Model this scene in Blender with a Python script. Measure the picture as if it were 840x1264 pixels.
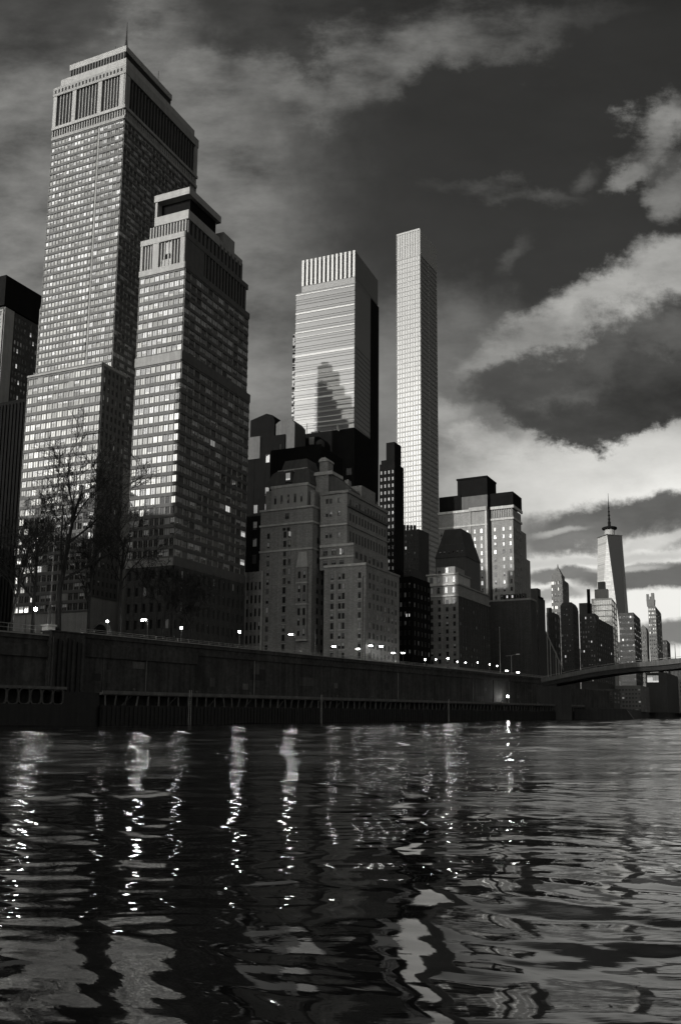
import bpy, bmesh, math, random
from mathutils import Vector, Matrix, noise as mnoise
R = math.radians
random.seed(7)
for o in list(bpy.data.objects):
    bpy.data.objects.remove(o, do_unlink=True)
scene = bpy.context.scene
COL = scene.collection

# ------------------------------------------------------------ camera
CAM_H = 1.7
PITCH = R(8.6)
FPX, PPX, PPY, IW, IH = 1060.0, 480.0, 723.0, 840.0, 1264.0
cam = bpy.data.cameras.new('camera')
cam.sensor_fit = 'VERTICAL'
cam.sensor_height = 36.0
cam.lens = FPX / IH * 36.0
cam.shift_x = -(PPX - IW / 2) / IH
cam.shift_y = (PPY - IH / 2) / IH
cam.clip_start = 0.1
cam.clip_end = 20000
cam_ob = bpy.data.objects.new('camera', cam)
cam_ob.location = (0, 0, CAM_H)
cam_ob.rotation_euler = (R(90) + PITCH, 0, 0)
COL.objects.link(cam_ob)
scene.camera = cam_ob

def ray(px, py):
    xc = (px - PPX) / FPX
    yc = (PPY - py) / FPX
    return (xc, math.cos(PITCH) - yc * math.sin(PITCH), math.sin(PITCH) + yc * math.cos(PITCH))

def at(px, py, Y):
    d = ray(px, py)
    k = Y / d[1]
    return Vector((d[0] * k, Y, CAM_H + d[2] * k))

# ------------------------------------------------------------ exposure
scene.view_settings.view_transform = 'Standard'
scene.view_settings.look = 'None'
scene.view_settings.exposure = 0.0
scene.view_settings.gamma = 1.0
scene.view_settings.use_curve_mapping = False
scene.render.engine = 'CYCLES'
scene.cycles.use_denoising = True
scene.cycles.max_bounces = 6
scene.cycles.diffuse_bounces = 2
scene.cycles.glossy_bounces = 3
scene.cycles.caustics_reflective = False
scene.cycles.caustics_refractive = False
scene.cycles.sample_clamp_indirect = 6.0

# ------------------------------------------------------------ sun
SUN_AZ, SUN_EL = 226.0, 16.0
sun = bpy.data.lights.new('sun', 'SUN')
sun.energy = 2.6
sun.angle = R(0.6)
sun.color = (1.0, 0.985, 0.96)
sun_ob = bpy.data.objects.new('sun', sun)
sd = Vector((math.sin(R(SUN_AZ)) * math.cos(R(SUN_EL)), math.cos(R(SUN_AZ)) * math.cos(R(SUN_EL)), math.sin(R(SUN_EL))))
sun_ob.rotation_euler = sd.to_track_quat('Z', 'Y').to_euler()
sun_ob.location = (-300, -300, 300)
COL.objects.link(sun_ob)

# ------------------------------------------------------------ world: Nishita sky, monochrome, with clouds
world = bpy.data.worlds.new('World')
scene.world = world
world.use_nodes = True
WN = world.node_tree
WL = WN.links

def wnode(t, **kw):
    n = WN.nodes.new(t)
    for k, v in kw.items():
        setattr(n, k, v)
    return n

def wmath(op, a, b=None, c=None, clamp=False):
    n = wnode('ShaderNodeMath', operation=op, use_clamp=clamp)
    for i, v in enumerate((a, b, c)):
        if v is None:
            continue
        if isinstance(v, (int, float)):
            n.inputs[i].default_value = v
        else:
            WL.new(v, n.inputs[i])
    return n.outputs[0]

def wramp(v, a, b, c=0.0, d=1.0, smooth=True):
    n = wnode('ShaderNodeMapRange', interpolation_type='SMOOTHSTEP' if smooth else 'LINEAR')
    WL.new(v, n.inputs[0])
    for i, x in enumerate((a, b, c, d)):
        n.inputs[i + 1].default_value = x
    return n.outputs[0]

def wmix(f, a, b):           # a + (b - a) f
    return wmath('MULTIPLY_ADD', wmath('SUBTRACT', b, a), f, a)

def wnoise(vec, scale, detail=5, rough=0.55, off=(0, 0, 0), stretch=(1, 1, 1)):
    m = wnode('ShaderNodeMapping')
    WL.new(vec, m.inputs[0])
    m.inputs['Location'].default_value = off
    m.inputs['Scale'].default_value = stretch
    n = wnode('ShaderNodeTexNoise')
    WL.new(m.outputs[0], n.inputs['Vector'])
    n.inputs['Scale'].default_value = scale
    n.inputs['Detail'].default_value = detail
    n.inputs['Roughness'].default_value = rough
    return n

bg = WN.nodes['Background']
bg.inputs['Strength'].default_value = 0.1
sky = wnode('ShaderNodeTexSky', sky_type='NISHITA', sun_disc=False)
sky.sun_elevation = R(SUN_EL)
sky.sun_rotation = R(SUN_AZ)
sky.air_density = 1.0
sky.dust_density = 1.5
sep = wnode('ShaderNodeSeparateColor')
WL.new(sky.outputs[0], sep.inputs[0])
tc = wnode('ShaderNodeTexCoord')
sx = wnode('ShaderNodeSeparateXYZ')
WL.new(tc.outputs['Generated'], sx.inputs[0])
DX, DY, DZ = sx.outputs
front = wramp(DY, 0.05, 0.3)
ysafe = wmath('MAXIMUM', DY, 0.05)
U = wmath('DIVIDE', DX, ysafe)
V = wmath('DIVIDE', DZ, ysafe)
uv = wnode('ShaderNodeCombineXYZ')
WL.new(U, uv.inputs[0]); WL.new(V, uv.inputs[1])
UV = uv.outputs[0]
w1 = wnoise(UV, 5.0, 9, 0.62, (3.1, 1.7, 0))
w2 = wnoise(UV, 8.0, 9, 0.62, (8.3, 4.2, 0), (0.75, 1.5, 1))
sw = wnode('ShaderNodeSeparateColor'); WL.new(w1.outputs['Color'], sw.inputs[0])
sw2 = wnode('ShaderNodeSeparateColor'); WL.new(w2.outputs['Color'], sw2.inputs[0])
WARPU = wmath('MULTIPLY_ADD', wmath('SUBTRACT', sw2.outputs[0], 0.5), 0.5, wmath('SUBTRACT', sw.outputs[0], 0.5))
WARPV = wmath('MULTIPLY_ADD', wmath('SUBTRACT', sw2.outputs[1], 0.5), 0.5, wmath('SUBTRACT', sw.outputs[1], 0.5))
TEX = wmath('SUBTRACT', w2.outputs['Fac'], 0.5)
TEXB = wmath('SUBTRACT', w1.outputs['Fac'], 0.5)
# clear sky seen through a red filter: red channel of the Nishita sky
clear = wmath('MULTIPLY', sep.outputs[0], 1.0)
back = wmath('MULTIPLY', clear, 1.15)
nb = wnoise(tc.outputs['Generated'], 2.6, 6, 0.6, (1.3, 0.4, 2.2), (1, 1, 2.2))
back = wmath('MULTIPLY', back, wramp(nb.outputs['Fac'], 0.35, 0.66, 0.55, 1.6))
# values below are for strength 0.1, hence the factor 10
val = wmath('MULTIPLY', wmath('POWER', wmath('MULTIPLY', clear, 0.1), 1.15), 10 * 0.30)

def blob(val, px, py, rx, ry, rot, soft, target, op=1.0, warp=0.12, tex=0.6, texb=0.0):
    d = ray(px, py)
    u0, v0 = d[0] / d[1], d[2] / d[1]
    d2 = ray(px + rx, py); d3 = ray(px, py - ry)
    ru = abs(d2[0] / d2[1] - u0); rv = abs(d3[2] / d3[1] - v0)
    u = wmath('SUBTRACT', wmath('MULTIPLY_ADD', WARPU, warp, U), u0)
    v = wmath('SUBTRACT', wmath('MULTIPLY_ADD', WARPV, warp, V), v0)
    c, s = math.cos(R(rot)), math.sin(R(rot))
    a = wmath('MULTIPLY_ADD', u, c / ru, wmath('MULTIPLY', v, s / ru))
    b = wmath('MULTIPLY_ADD', u, -s / rv, wmath('MULTIPLY', v, c / rv))
    r = wmath('SQRT', wmath('MULTIPLY_ADD', a, a, wmath('MULTIPLY', b, b)))
    m = wramp(r, 1 - soft, 1 + soft, op, 0.0)
    t = wmath('MULTIPLY', wmath('MAXIMUM', wmath('ADD', wmath('MULTIPLY_ADD', TEX, tex * 1.5, 1.0), wmath('MULTIPLY', TEXB, texb)), 0.25), target * 10)
    return wmix(m, val, t)

#            px   py   rx   ry  rot soft  value op  warp tex
SKY_BLOBS = [
    (790, 742, 390, 215, 0, 0.25, 0.86, 1.0, 0.07, 0.10),      # bright clear horizon
    (420, 570, 240, 190, 0, 0.7, 0.24, 0.75, 0.15, 0.7),
    (90, 420, 330, 390, 0, 0.7, 0.20, 0.9, 0.35, 2.0),         # grey overcast left
    (330, 420, 120, 200, 10, 0.8, 0.20, 0.7, 0.25, 1.5),
    (620, 290, 250, 150, 0, 0.5, 0.040, 0.95, 0.15, 0.3),      # dark clear hole
    (720, 110, 270, 130, 0, 0.6, 0.033, 0.95, 0.12, 0.3),
    (130, 10, 300, 55, 0, 0.7, 0.055, 0.8, 0.2, 0.9),
    (440, 92, 230, 34, 15, 0.75, 0.14, 0.9, 0.28, 2.6),       # cirrus band
    (250, 130, 50, 170, 22, 0.8, 0.19, 0.75, 0.32, 2.2),
    (300, 250, 60, 120, 25, 0.8, 0.14, 0.6, 0.32, 2.0),
    (40, 170, 90, 60, 35, 0.8, 0.16, 0.6, 0.3, 2.2),
    (380, 30, 150, 22, 22, 0.8, 0.035, 0.7, 0.25, 1.5),
    (612, 236, 62, 11, -8, 0.9, 0.10, 0.8, 0.2, 2.6),         # wisps
    (628, 312, 9, 16, -30, 0.9, 0.11, 0.7, 0.10, 1.8),
    (712, 218, 18, 10, 40, 0.8, 0.09, 0.8, 0.12, 1.2),
    (822, 172, 55, 22, 28, 0.75, 0.24, 0.95, 0.26, 2.2),        # upper right cumulus
    (772, 222, 30, 13, 25, 0.6, 0.24, 0.9, 0.16, 1.4),
    (838, 232, 28, 26, 20, 0.6, 0.20, 0.9, 0.2, 1.4),
    (565, 455, 85, 90, 15, 0.6, 0.15, 0.95, 0.2, 1.1),         # grey veil left of the dark cloud
    (700, 575, 170, 26, 4, 0.6, 0.62, 0.9, 0.08, 0.6),
    (505, 560, 80, 60, 0, 0.7, 0.22, 0.8, 0.15, 0.9),
    (655, 412, 80, 24, 28, 0.45, 0.27, 0.95, 0.16, 1.0),        # sunlit rim
    (748, 362, 78, 30, 22, 0.35, 0.40, 1.0, 0.15, 1.0),
    (835, 322, 50, 30, 20, 0.45, 0.36, 1.0, 0.15, 1.0),
    (598, 545, 40, 18, -15, 0.6, 0.44, 0.9, 0.15, 1.2),
    (556, 505, 22, 18, 0, 0.7, 0.34, 0.9, 0.15, 1.0),
    (790, 425, 95, 62, 25, 0.35, 0.090, 1.0, 0.24, 1.3),
    (748, 466, 150, 62, 0, 0.16, 0.060, 1.0, 0.26, 1.7),      # big dark cloud
    (655, 474, 45, 32, 10, 0.4, 0.075, 0.9, 0.24, 1.0),
    (755, 492, 100, 28, 0, 0.7, 0.045, 0.7, 0.25, 1.2),
    (690, 440, 70, 24, 22, 0.8, 0.12, 0.75, 0.25, 2.2),
    (640, 425, 26, 14, 30, 0.7, 0.30, 0.8, 0.2, 1.5),
    (700, 402, 34, 13, 30, 0.7, 0.30, 0.8, 0.2, 1.5),
    (645, 452, 60, 24, 20, 0.35, 0.075, 0.9, 0.17, 0.6),
    (700, 440, 60, 18, 22, 0.7, 0.085, 0.7, 0.15, 0.9),
    (785, 634, 150, 26, 6, 0.30, 0.135, 1.0, 0.13, 1.1),       # low stratus bands
    (700, 662, 75, 22, 3, 0.4, 0.16, 0.95, 0.13, 1.1),
    (838, 650, 70, 34, 0, 0.45, 0.12, 0.9, 0.13, 1.0),
    (808, 672, 62, 8, 14, 0.5, 0.62, 0.95, 0.07, 0.9),
    (690, 656, 30, 4, 8, 0.6, 0.45, 0.8, 0.05, 0.6),
    (740, 692, 130, 5, 2, 0.6, 0.55, 0.95, 0.05, 0.5),
    (800, 714, 90, 17, 2, 0.25, 0.15, 1.0, 0.07, 0.7),
    (695, 709, 52, 10, 0, 0.3, 0.17, 0.95, 0.07, 0.6),
    (780, 703, 40, 4, 3, 0.6, 0.5, 0.85, 0.05, 0.5),
    (690, 733, 42, 8, 0, 0.4, 0.27, 0.85, 0.06, 0.5),
    (838, 785, 60, 17, 10, 0.25, 0.19, 0.95, 0.06, 0.5),
]
for bl in SKY_BLOBS:
    val = blob(val, *bl)
lum = wmix(front, back, val)
lum = wmix(wramp(DZ, 0.0, -0.04), lum, wmath('MULTIPLY', lum, 0.3))
tint = wnode('ShaderNodeCombineColor')
WL.new(wmath('MULTIPLY', lum, 1.01), tint.inputs[0]); WL.new(lum, tint.inputs[1]); WL.new(wmath('MULTIPLY', lum, 0.955), tint.inputs[2])
WL.new(tint.outputs[0], bg.inputs['Color'])

# ------------------------------------------------------------ materials (all monochrome)
MATS = {}

def grey(v):
    return (v * 1.005, v, v * 0.975, 1.0)

def new_mat(name):
    m = bpy.data.materials.new(name)
    m.use_nodes = True
    MATS[name] = m
    return m, m.node_tree, m.node_tree.links, m.node_tree.nodes['Principled BSDF']

def nd(nt, t, **kw):
    n = nt.nodes.new(t)
    for k, v in kw.items():
        setattr(n, k, v)
    return n

def surface(name, base, var=0.35, scale=0.6, rough=0.8, bump=0.15, streak=0.0, fine=3.0, metal=0.0, brick=None, spec=0.3):
    """weathered masonry / concrete / metal: blotches, fine grain and rain streaks that belong to the material"""
    m, nt, L, p = new_mat(name)
    tc = nd(nt, 'ShaderNodeTexCoord')
    vec = tc.outputs['Object']
    n1 = nd(nt, 'ShaderNodeTexNoise'); n1.inputs['Scale'].default_value = scale; n1.inputs['Detail'].default_value = 6; n1.inputs['Roughness'].default_value = 0.65
    L.new(vec, n1.inputs['Vector'])
    n2 = nd(nt, 'ShaderNodeTexNoise'); n2.inputs['Scale'].default_value = fine; n2.inputs['Detail'].default_value = 4
    L.new(vec, n2.inputs['Vector'])
    mp = nd(nt, 'ShaderNodeMapping'); mp.inputs['Scale'].default_value = (1.1, 1.1, 0.05); L.new(vec, mp.inputs[0])
    n3 = nd(nt, 'ShaderNodeTexNoise'); n3.inputs['Scale'].default_value = 1.0; n3.inputs['Detail'].default_value = 5; L.new(mp.outputs[0], n3.inputs['Vector'])
    def mth(op, a, b, c=None):
        n = nd(nt, 'ShaderNodeMath', operation=op)
        for i, v in enumerate((a, b, c)):
            if v is None: continue
            if isinstance(v, (int, float)): n.inputs[i].default_value = v
            else: L.new(v, n.inputs[i])
        return n.outputs[0]
    s = mth('MULTIPLY_ADD', mth('SUBTRACT', n1.outputs['Fac'], 0.5), var * 2.4, 1.0)
    s = mth('MULTIPLY', s, mth('MULTIPLY_ADD', mth('SUBTRACT', n2.outputs['Fac'], 0.5), var * 1.4, 1.0))
    if streak:
        s = mth('MULTIPLY', s, mth('MULTIPLY_ADD', mth('SUBTRACT', n3.outputs['Fac'], 0.5), streak * 2.5, 1.0))
    if brick:
        mp2 = nd(nt, 'ShaderNodeMapping'); mp2.inputs['Rotation'].default_value = (R(90), 0, 0); L.new(vec, mp2.inputs[0])
        sp = nd(nt, 'ShaderNodeSeparateXYZ'); L.new(vec, sp.inputs[0])
        cb = nd(nt, 'ShaderNodeCombineXYZ'); L.new(mth('ADD', sp.outputs[0], sp.outputs[1]), cb.inputs[0]); L.new(sp.outputs[2], cb.inputs[1])
        bt = nd(nt, 'ShaderNodeTexBrick'); L.new(cb.outputs[0], bt.inputs['Vector'])
        bt.inputs['Color1'].default_value = (1.12,) * 3 + (1,); bt.inputs['Color2'].default_value = (0.82,) * 3 + (1,); bt.inputs['Mortar'].default_value = (0.7,) * 3 + (1,)
        bt.inputs['Scale'].default_value = 1.0; bt.inputs['Brick Width'].default_value = brick; bt.inputs['Row Height'].default_value = brick * 0.4; bt.inputs['Mortar Size'].default_value = brick * 0.03
        sc_ = nd(nt, 'ShaderNodeSeparateColor'); L.new(bt.outputs['Color'], sc_.inputs[0])
        s = mth('MULTIPLY', s, sc_.outputs[0])
    s = mth('MAXIMUM', mth('MULTIPLY', s, base), base * 0.15)
    cc = nd(nt, 'ShaderNodeCombineColor'); L.new(mth('MULTIPLY', s, 1.005), cc.inputs[0]); L.new(s, cc.inputs[1]); L.new(mth('MULTIPLY', s, 0.97), cc.inputs[2])
    L.new(cc.outputs[0], p.inputs['Base Color'])
    p.inputs['Roughness'].default_value = rough
    p.inputs['Metallic'].default_value = metal
    p.inputs['Specular IOR Level'].default_value = spec
    if bump:
        b = nd(nt, 'ShaderNodeBump'); b.inputs['Strength'].default_value = bump; b.inputs['Distance'].default_value = 0.1
        L.new(n2.outputs['Fac'], b.inputs['Height']); L.new(b.outputs[0], p.inputs['Normal'])
    return m

def glass(name, lo=0.15, hi=0.6, base=0.02, rough=0.03, wav=0.0, wscale=0.3, gcol=0.85, fk=0.45):
    """coated window glass: dark inside, sky mirrored outside; every pane a little different"""
    m, nt, L, p = new_mat(name)
    p.inputs['Base Color'].default_value = grey(base); p.inputs['Roughness'].default_value = 0.4
    g = nd(nt, 'ShaderNodeBsdfGlossy'); g.inputs['Roughness'].default_value = rough; g.inputs['Color'].default_value = grey(gcol)
    geo = nd(nt, 'ShaderNodeNewGeometry'); oi = nd(nt, 'ShaderNodeObjectInfo')
    a = nd(nt, 'ShaderNodeMath', operation='ADD'); L.new(geo.outputs['Random Per Island'], a.inputs[0]); L.new(oi.outputs['Random'], a.inputs[1])
    fr = nd(nt, 'ShaderNodeMath', operation='FRACT'); L.new(a.outputs[0], fr.inputs[0])
    mr = nd(nt, 'ShaderNodeMapRange'); mr.inputs[3].default_value = lo; mr.inputs[4].default_value = hi; L.new(fr.outputs[0], mr.inputs[0])
    lw = nd(nt, 'ShaderNodeLayerWeight'); lw.inputs['Blend'].default_value = 0.25
    mx = nd(nt, 'ShaderNodeMath', operation='MULTIPLY_ADD', use_clamp=True); L.new(lw.outputs['Fresnel'], mx.inputs[0]); mx.inputs[1].default_value = fk; L.new(mr.outputs[0], mx.inputs[2])
    ms = nd(nt, 'ShaderNodeMixShader'); L.new(mx.outputs[0], ms.inputs[0]); L.new(p.outputs[0], ms.inputs[1]); L.new(g.outputs[0], ms.inputs[2])
    out = [n for n in nt.nodes if n.type == 'OUTPUT_MATERIAL'][0]
    L.new(ms.outputs[0], out.inputs['Surface'])
    if wav:
        tc = nd(nt, 'ShaderNodeTexCoord'); n = nd(nt, 'ShaderNodeTexNoise'); n.inputs['Scale'].default_value = wscale; n.inputs['Detail'].default_value = 3
        L.new(tc.outputs['Object'], n.inputs['Vector'])
        b = nd(nt, 'ShaderNodeBump'); b.inputs['Strength'].default_value = wav; b.inputs['Distance'].default_value = 0.3
        L.new(n.outputs['Fac'], b.inputs['Height']); L.new(b.outputs[0], g.inputs['Normal'])
    return m

def blind(name, lo=0.12, hi=0.6):
    """a drawn blind right behind the pane"""
    m, nt, L, p = new_mat(name)
    geo = nd(nt, 'ShaderNodeNewGeometry'); oi = nd(nt, 'ShaderNodeObjectInfo')
    a = nd(nt, 'ShaderNodeMath', operation='ADD'); L.new(geo.outputs['Random Per Island'], a.inputs[0]); L.new(oi.outputs['Random'], a.inputs[1])
    fr = nd(nt, 'ShaderNodeMath', operation='FRACT'); L.new(a.outputs[0], fr.inputs[0])
    mr = nd(nt, 'ShaderNodeMapRange'); mr.inputs[3].default_value = lo; mr.inputs[4].default_value = hi; L.new(fr.outputs[0], mr.inputs[0])
    cc = nd(nt, 'ShaderNodeCombineColor')
    for i in range(3): L.new(mr.outputs[0], cc.inputs[i])
    L.new(cc.outputs[0], p.inputs['Base Color'])
    p.inputs['Roughness'].default_value = 0.6
    p.inputs['Coat Weight'].default_value = 1.0; p.inputs['Coat Roughness'].default_value = 0.04; p.inputs['Coat IOR'].default_value = 1.9
    return m

def emit(name, strength, v=1.0):
    m, nt, L, p = new_mat(name)
    p.inputs['Base Color'].default_value = grey(0.6)
    p.inputs['Emission Color'].default_value = grey(v); p.inputs['Emission Strength'].default_value = strength
    return m

surface('tower_stone', 0.30, 0.3, 0.25, 0.75, 0.1, 0.25)
surface('tower_spandrel', 0.11, 0.35, 0.5, 0.6, 0.1, 0.2)
surface('recess_shade', 0.02, 0.3, 0.5, 0.8, 0.05)  # near-black colour stands in for shade inside openings and slits
surface('pale_stone', 0.36, 0.22, 0.3, 0.7, 0.1, 0.2)
surface('brick', 0.31, 0.28, 0.18, 0.85, 0.15, 0.25, brick=0.7)
surface('brick_trim', 0.5, 0.3, 0.6, 0.7, 0.1, 0.3)
surface('slate', 0.09, 0.3, 0.8, 0.6, 0.15, 0.3)
surface('dark_brick', 0.07, 0.3, 0.25, 0.85, 0.1, 0.3, brick=0.8)
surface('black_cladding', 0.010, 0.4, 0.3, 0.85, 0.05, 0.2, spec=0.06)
surface('white_concrete', 0.42, 0.08, 0.15, 0.6, 0.05, 0.08)
surface('white_metal', 0.58, 0.12, 0.4, 0.4, 0.03, 0.12)
surface('grey_metal', 0.22, 0.15, 0.4, 0.35, 0.03, 0.1)
surface('far_stone', 0.15, 0.25, 0.06, 0.8, 0.0, 0.2, fine=0.4)
surface('far_dark', 0.06, 0.3, 0.06, 0.8, 0.0, 0.2, fine=0.4)
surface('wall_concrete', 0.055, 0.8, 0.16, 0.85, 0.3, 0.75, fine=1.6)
surface('wall_coping', 0.30, 0.35, 0.6, 0.7, 0.2, 0.2)
surface('dark_timber', 0.016, 0.5, 0.8, 0.5, 0.3, 0.7)
surface('pile_timber', 0.085, 0.6, 0.9, 0.7, 0.3, 0.5)
surface('deck_edge', 0.13, 0.5, 0.5, 0.8, 0.2, 0.4)
surface('wall_patch', 0.085, 0.5, 0.5, 0.85, 0.2, 0.7)
surface('asphalt', 0.05, 0.3, 0.3, 0.85, 0.1)
surface('soil', 0.04, 0.4, 0.1, 0.9, 0.1)
surface('bark', 0.03, 0.5, 2.0, 0.9, 0.2)
surface('lamp_metal', 0.08, 0.2, 2.0, 0.45, 0.0, metal=0.5)
surface('rail_metal', 0.32, 0.3, 1.0, 0.45, 0.0)
surface('bridge_concrete', 0.10, 0.4, 0.15, 0.8, 0.1, 0.5)
surface('bridge_steel', 0.03, 0.35, 0.3, 0.6, 0.1, 0.4)
surface('frame_paint', 0.14, 0.2, 2.0, 0.5, 0.0)
surface('leaf_dark', 0.04, 0.4, 1.0, 0.9, 0.0)
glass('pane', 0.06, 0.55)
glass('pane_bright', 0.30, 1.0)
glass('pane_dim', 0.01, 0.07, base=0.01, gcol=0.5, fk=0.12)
glass('mirror_glass', 0.11, 0.15, base=0.03, rough=0.02, wav=0.10, wscale=0.25)
glass('mirror_dark', 0.26, 0.30, base=0.22, rough=0.12, wav=0.08, wscale=0.2)
glass('pale_glass', 0.15, 0.21, base=0.32, rough=0.08)
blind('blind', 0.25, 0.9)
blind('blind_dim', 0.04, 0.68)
emit('lit_room', 0.55)
emit('lit_room_dim', 0.16)
emit('lamp_light', 190.0)
emit('lamp_light_small', 32.0)
emit('lamp_light_low', 55.0)
M = MATS

# ------------------------------------------------------------ mesh builder
class MB:
    def __init__(s):
        s.v = []; s.f = []; s.m = []; s.mats = []
    def mi(s, mat):
        if mat not in s.mats: s.mats.append(mat)
        return s.mats.index(mat)
    def quad(s, pts, mat):
        i = len(s.v); s.v += [tuple(p) for p in pts]; s.f.append(tuple(range(i, i + len(pts)))); s.m.append(s.mi(mat))
    def hexa(s, p, mat):
        i = len(s.v); s.v += [tuple(q) for q in p]; k = s.mi(mat)
        for f in ((3, 2, 1, 0), (4, 5, 6, 7), (0, 1, 5, 4), (1, 2, 6, 5), (2, 3, 7, 6), (3, 0, 4, 7)):
            s.f.append(tuple(i + j for j in f)); s.m.append(k)
    def box(s, x0, x1, y0, y1, z0, z1, mat):
        s.hexa(((x0, y0, z0), (x1, y0, z0), (x1, y1, z0), (x0, y1, z0), (x0, y0, z1), (x1, y0, z1), (x1, y1, z1), (x0, y1, z1)), mat)
    def taper(s, x0, x1, y0, y1, z0, z1, ix, iy, mat):
        s.hexa(((x0, y0, z0), (x1, y0, z0), (x1, y1, z0), (x0, y1, z0), (x0 + ix, y0 + iy, z1), (x1 - ix, y0 + iy, z1), (x1 - ix, y1 - iy, z1), (x0 + ix, y1 - iy, z1)), mat)
    def tube(s, pts, rad, mat, n=6, cap=True):
        pts = [Vector(p) for p in pts]; k = s.mi(mat); base = len(s.v); prev = None
        for i, p in enumerate(pts):
            t = (pts[min(i + 1, len(pts) - 1)] - pts[max(i - 1, 0)]).normalized()
            if prev is None:
                a = t.orthogonal().normalized()
            else:
                a = (prev - t * prev.dot(t)).normalized()
            prev = a; b = t.cross(a); r = rad[i] if isinstance(rad, (list, tuple)) else rad
            for j in range(n):
                th = 2 * math.pi * j / n
                s.v.append(tuple(p + a * (math.cos(th) * r) + b * (math.sin(th) * r)))
        for i in range(len(pts) - 1):
            for j in range(n):
                s.f.append((base + i * n + j, base + i * n + (j + 1) % n, base + (i + 1) * n + (j + 1) % n, base + (i + 1) * n + j)); s.m.append(k)
        if cap:
            s.f.append(tuple(base + j for j in reversed(range(n)))); s.m.append(k)
            e = base + (len(pts) - 1) * n
            s.f.append(tuple(e + j for j in range(n))); s.m.append(k)
    def lathe(s, prof, mat, n=16, cx=0, cy=0):
        k = s.mi(mat); base = len(s.v)
        for r, z in prof:
            for j in range(n):
                th = 2 * math.pi * j / n
                s.v.append((cx + r * math.cos(th), cy + r * math.sin(th), z))
        for i in range(len(prof) - 1):
            for j in range(n):
                s.f.append((base + i * n + j, base + i * n + (j + 1) % n, base + (i + 1) * n + (j + 1) % n, base + (i + 1) * n + j)); s.m.append(k)
        s.f.append(tuple(base + j for j in reversed(range(n)))); s.m.append(k)
        e = base + (len(prof) - 1) * n
        s.f.append(tuple(e + j for j in range(n))); s.m.append(k)
    def prism(s, poly, axis, d0, d1, mat):
        """poly: list of (a, z) outline; axis 'y': extruded along y with a = x; 'x': along x with a = y"""
        g = (lambda a, d, z: (a, d, z)) if axis == 'y' else (lambda a, d, z: (d, a, z))
        n = len(poly); i = len(s.v); k = s.mi(mat)
        s.v += [g(a, d0, z) for a, z in poly] + [g(a, d1, z) for a, z in poly]
        s.f.append(tuple(i + j for j in range(n))); s.m.append(k)
        s.f.append(tuple(i + n + j for j in reversed(range(n)))); s.m.append(k)
        for j in range(n):
            s.f.append((i + j, i + n + j, i + n + (j + 1) % n, i + (j + 1) % n)); s.m.append(k)
    def add(s, other, mtx):
        i = len(s.v); s.v += [tuple(mtx @ Vector(p)) for p in other.v]
        for f, k in zip(other.f, other.m):
            s.f.append(tuple(i + j for j in f)); s.m.append(s.mi(other.mats[k]))
    def mesh(s, name, smooth=False):
        me = bpy.data.meshes.new(name)
        me.from_pydata(s.v, [], s.f)
        for mt in s.mats: me.materials.append(MATS[mt])
        me.polygons.foreach_set('material_index', s.m)
        if smooth: me.polygons.foreach_set('use_smooth', [True] * len(s.f))
        me.update()
        return me
    def build(s, name, parent=None, smooth=False, fix=False):
        me = s.mesh(name, smooth)
        if fix:
            bm = bmesh.new(); bm.from_mesh(me); bmesh.ops.recalc_face_normals(bm, faces=bm.faces); bm.to_mesh(me); bm.free()
        o = bpy.data.objects.new(name, me); COL.objects.link(o)
        if parent: o.parent = parent
        return o

def tag(o, label=None, cat=None, group=None, kind=None):
    if label: o['label'] = label
    if cat: o['category'] = cat
    if group: o['group'] = group
    if kind: o['kind'] = kind
    return o

def empty(name, loc, rz=0.0, label=None, cat=None, group=None):
    o = bpy.data.objects.new(name, None); COL.objects.link(o)
    o.empty_display_size = 1.0
    o.location = loc; o.rotation_euler = (0, 0, rz)
    return tag(o, label, cat, group)

def dup(o, parent=None):
    c = o.copy(); COL.objects.link(c)
    if parent: c.parent = parent
    for ch in list(o.children):
        dup(ch, c)
    return c

# ------------------------------------------------------------ windows
WIN_CACHE = {}

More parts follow.
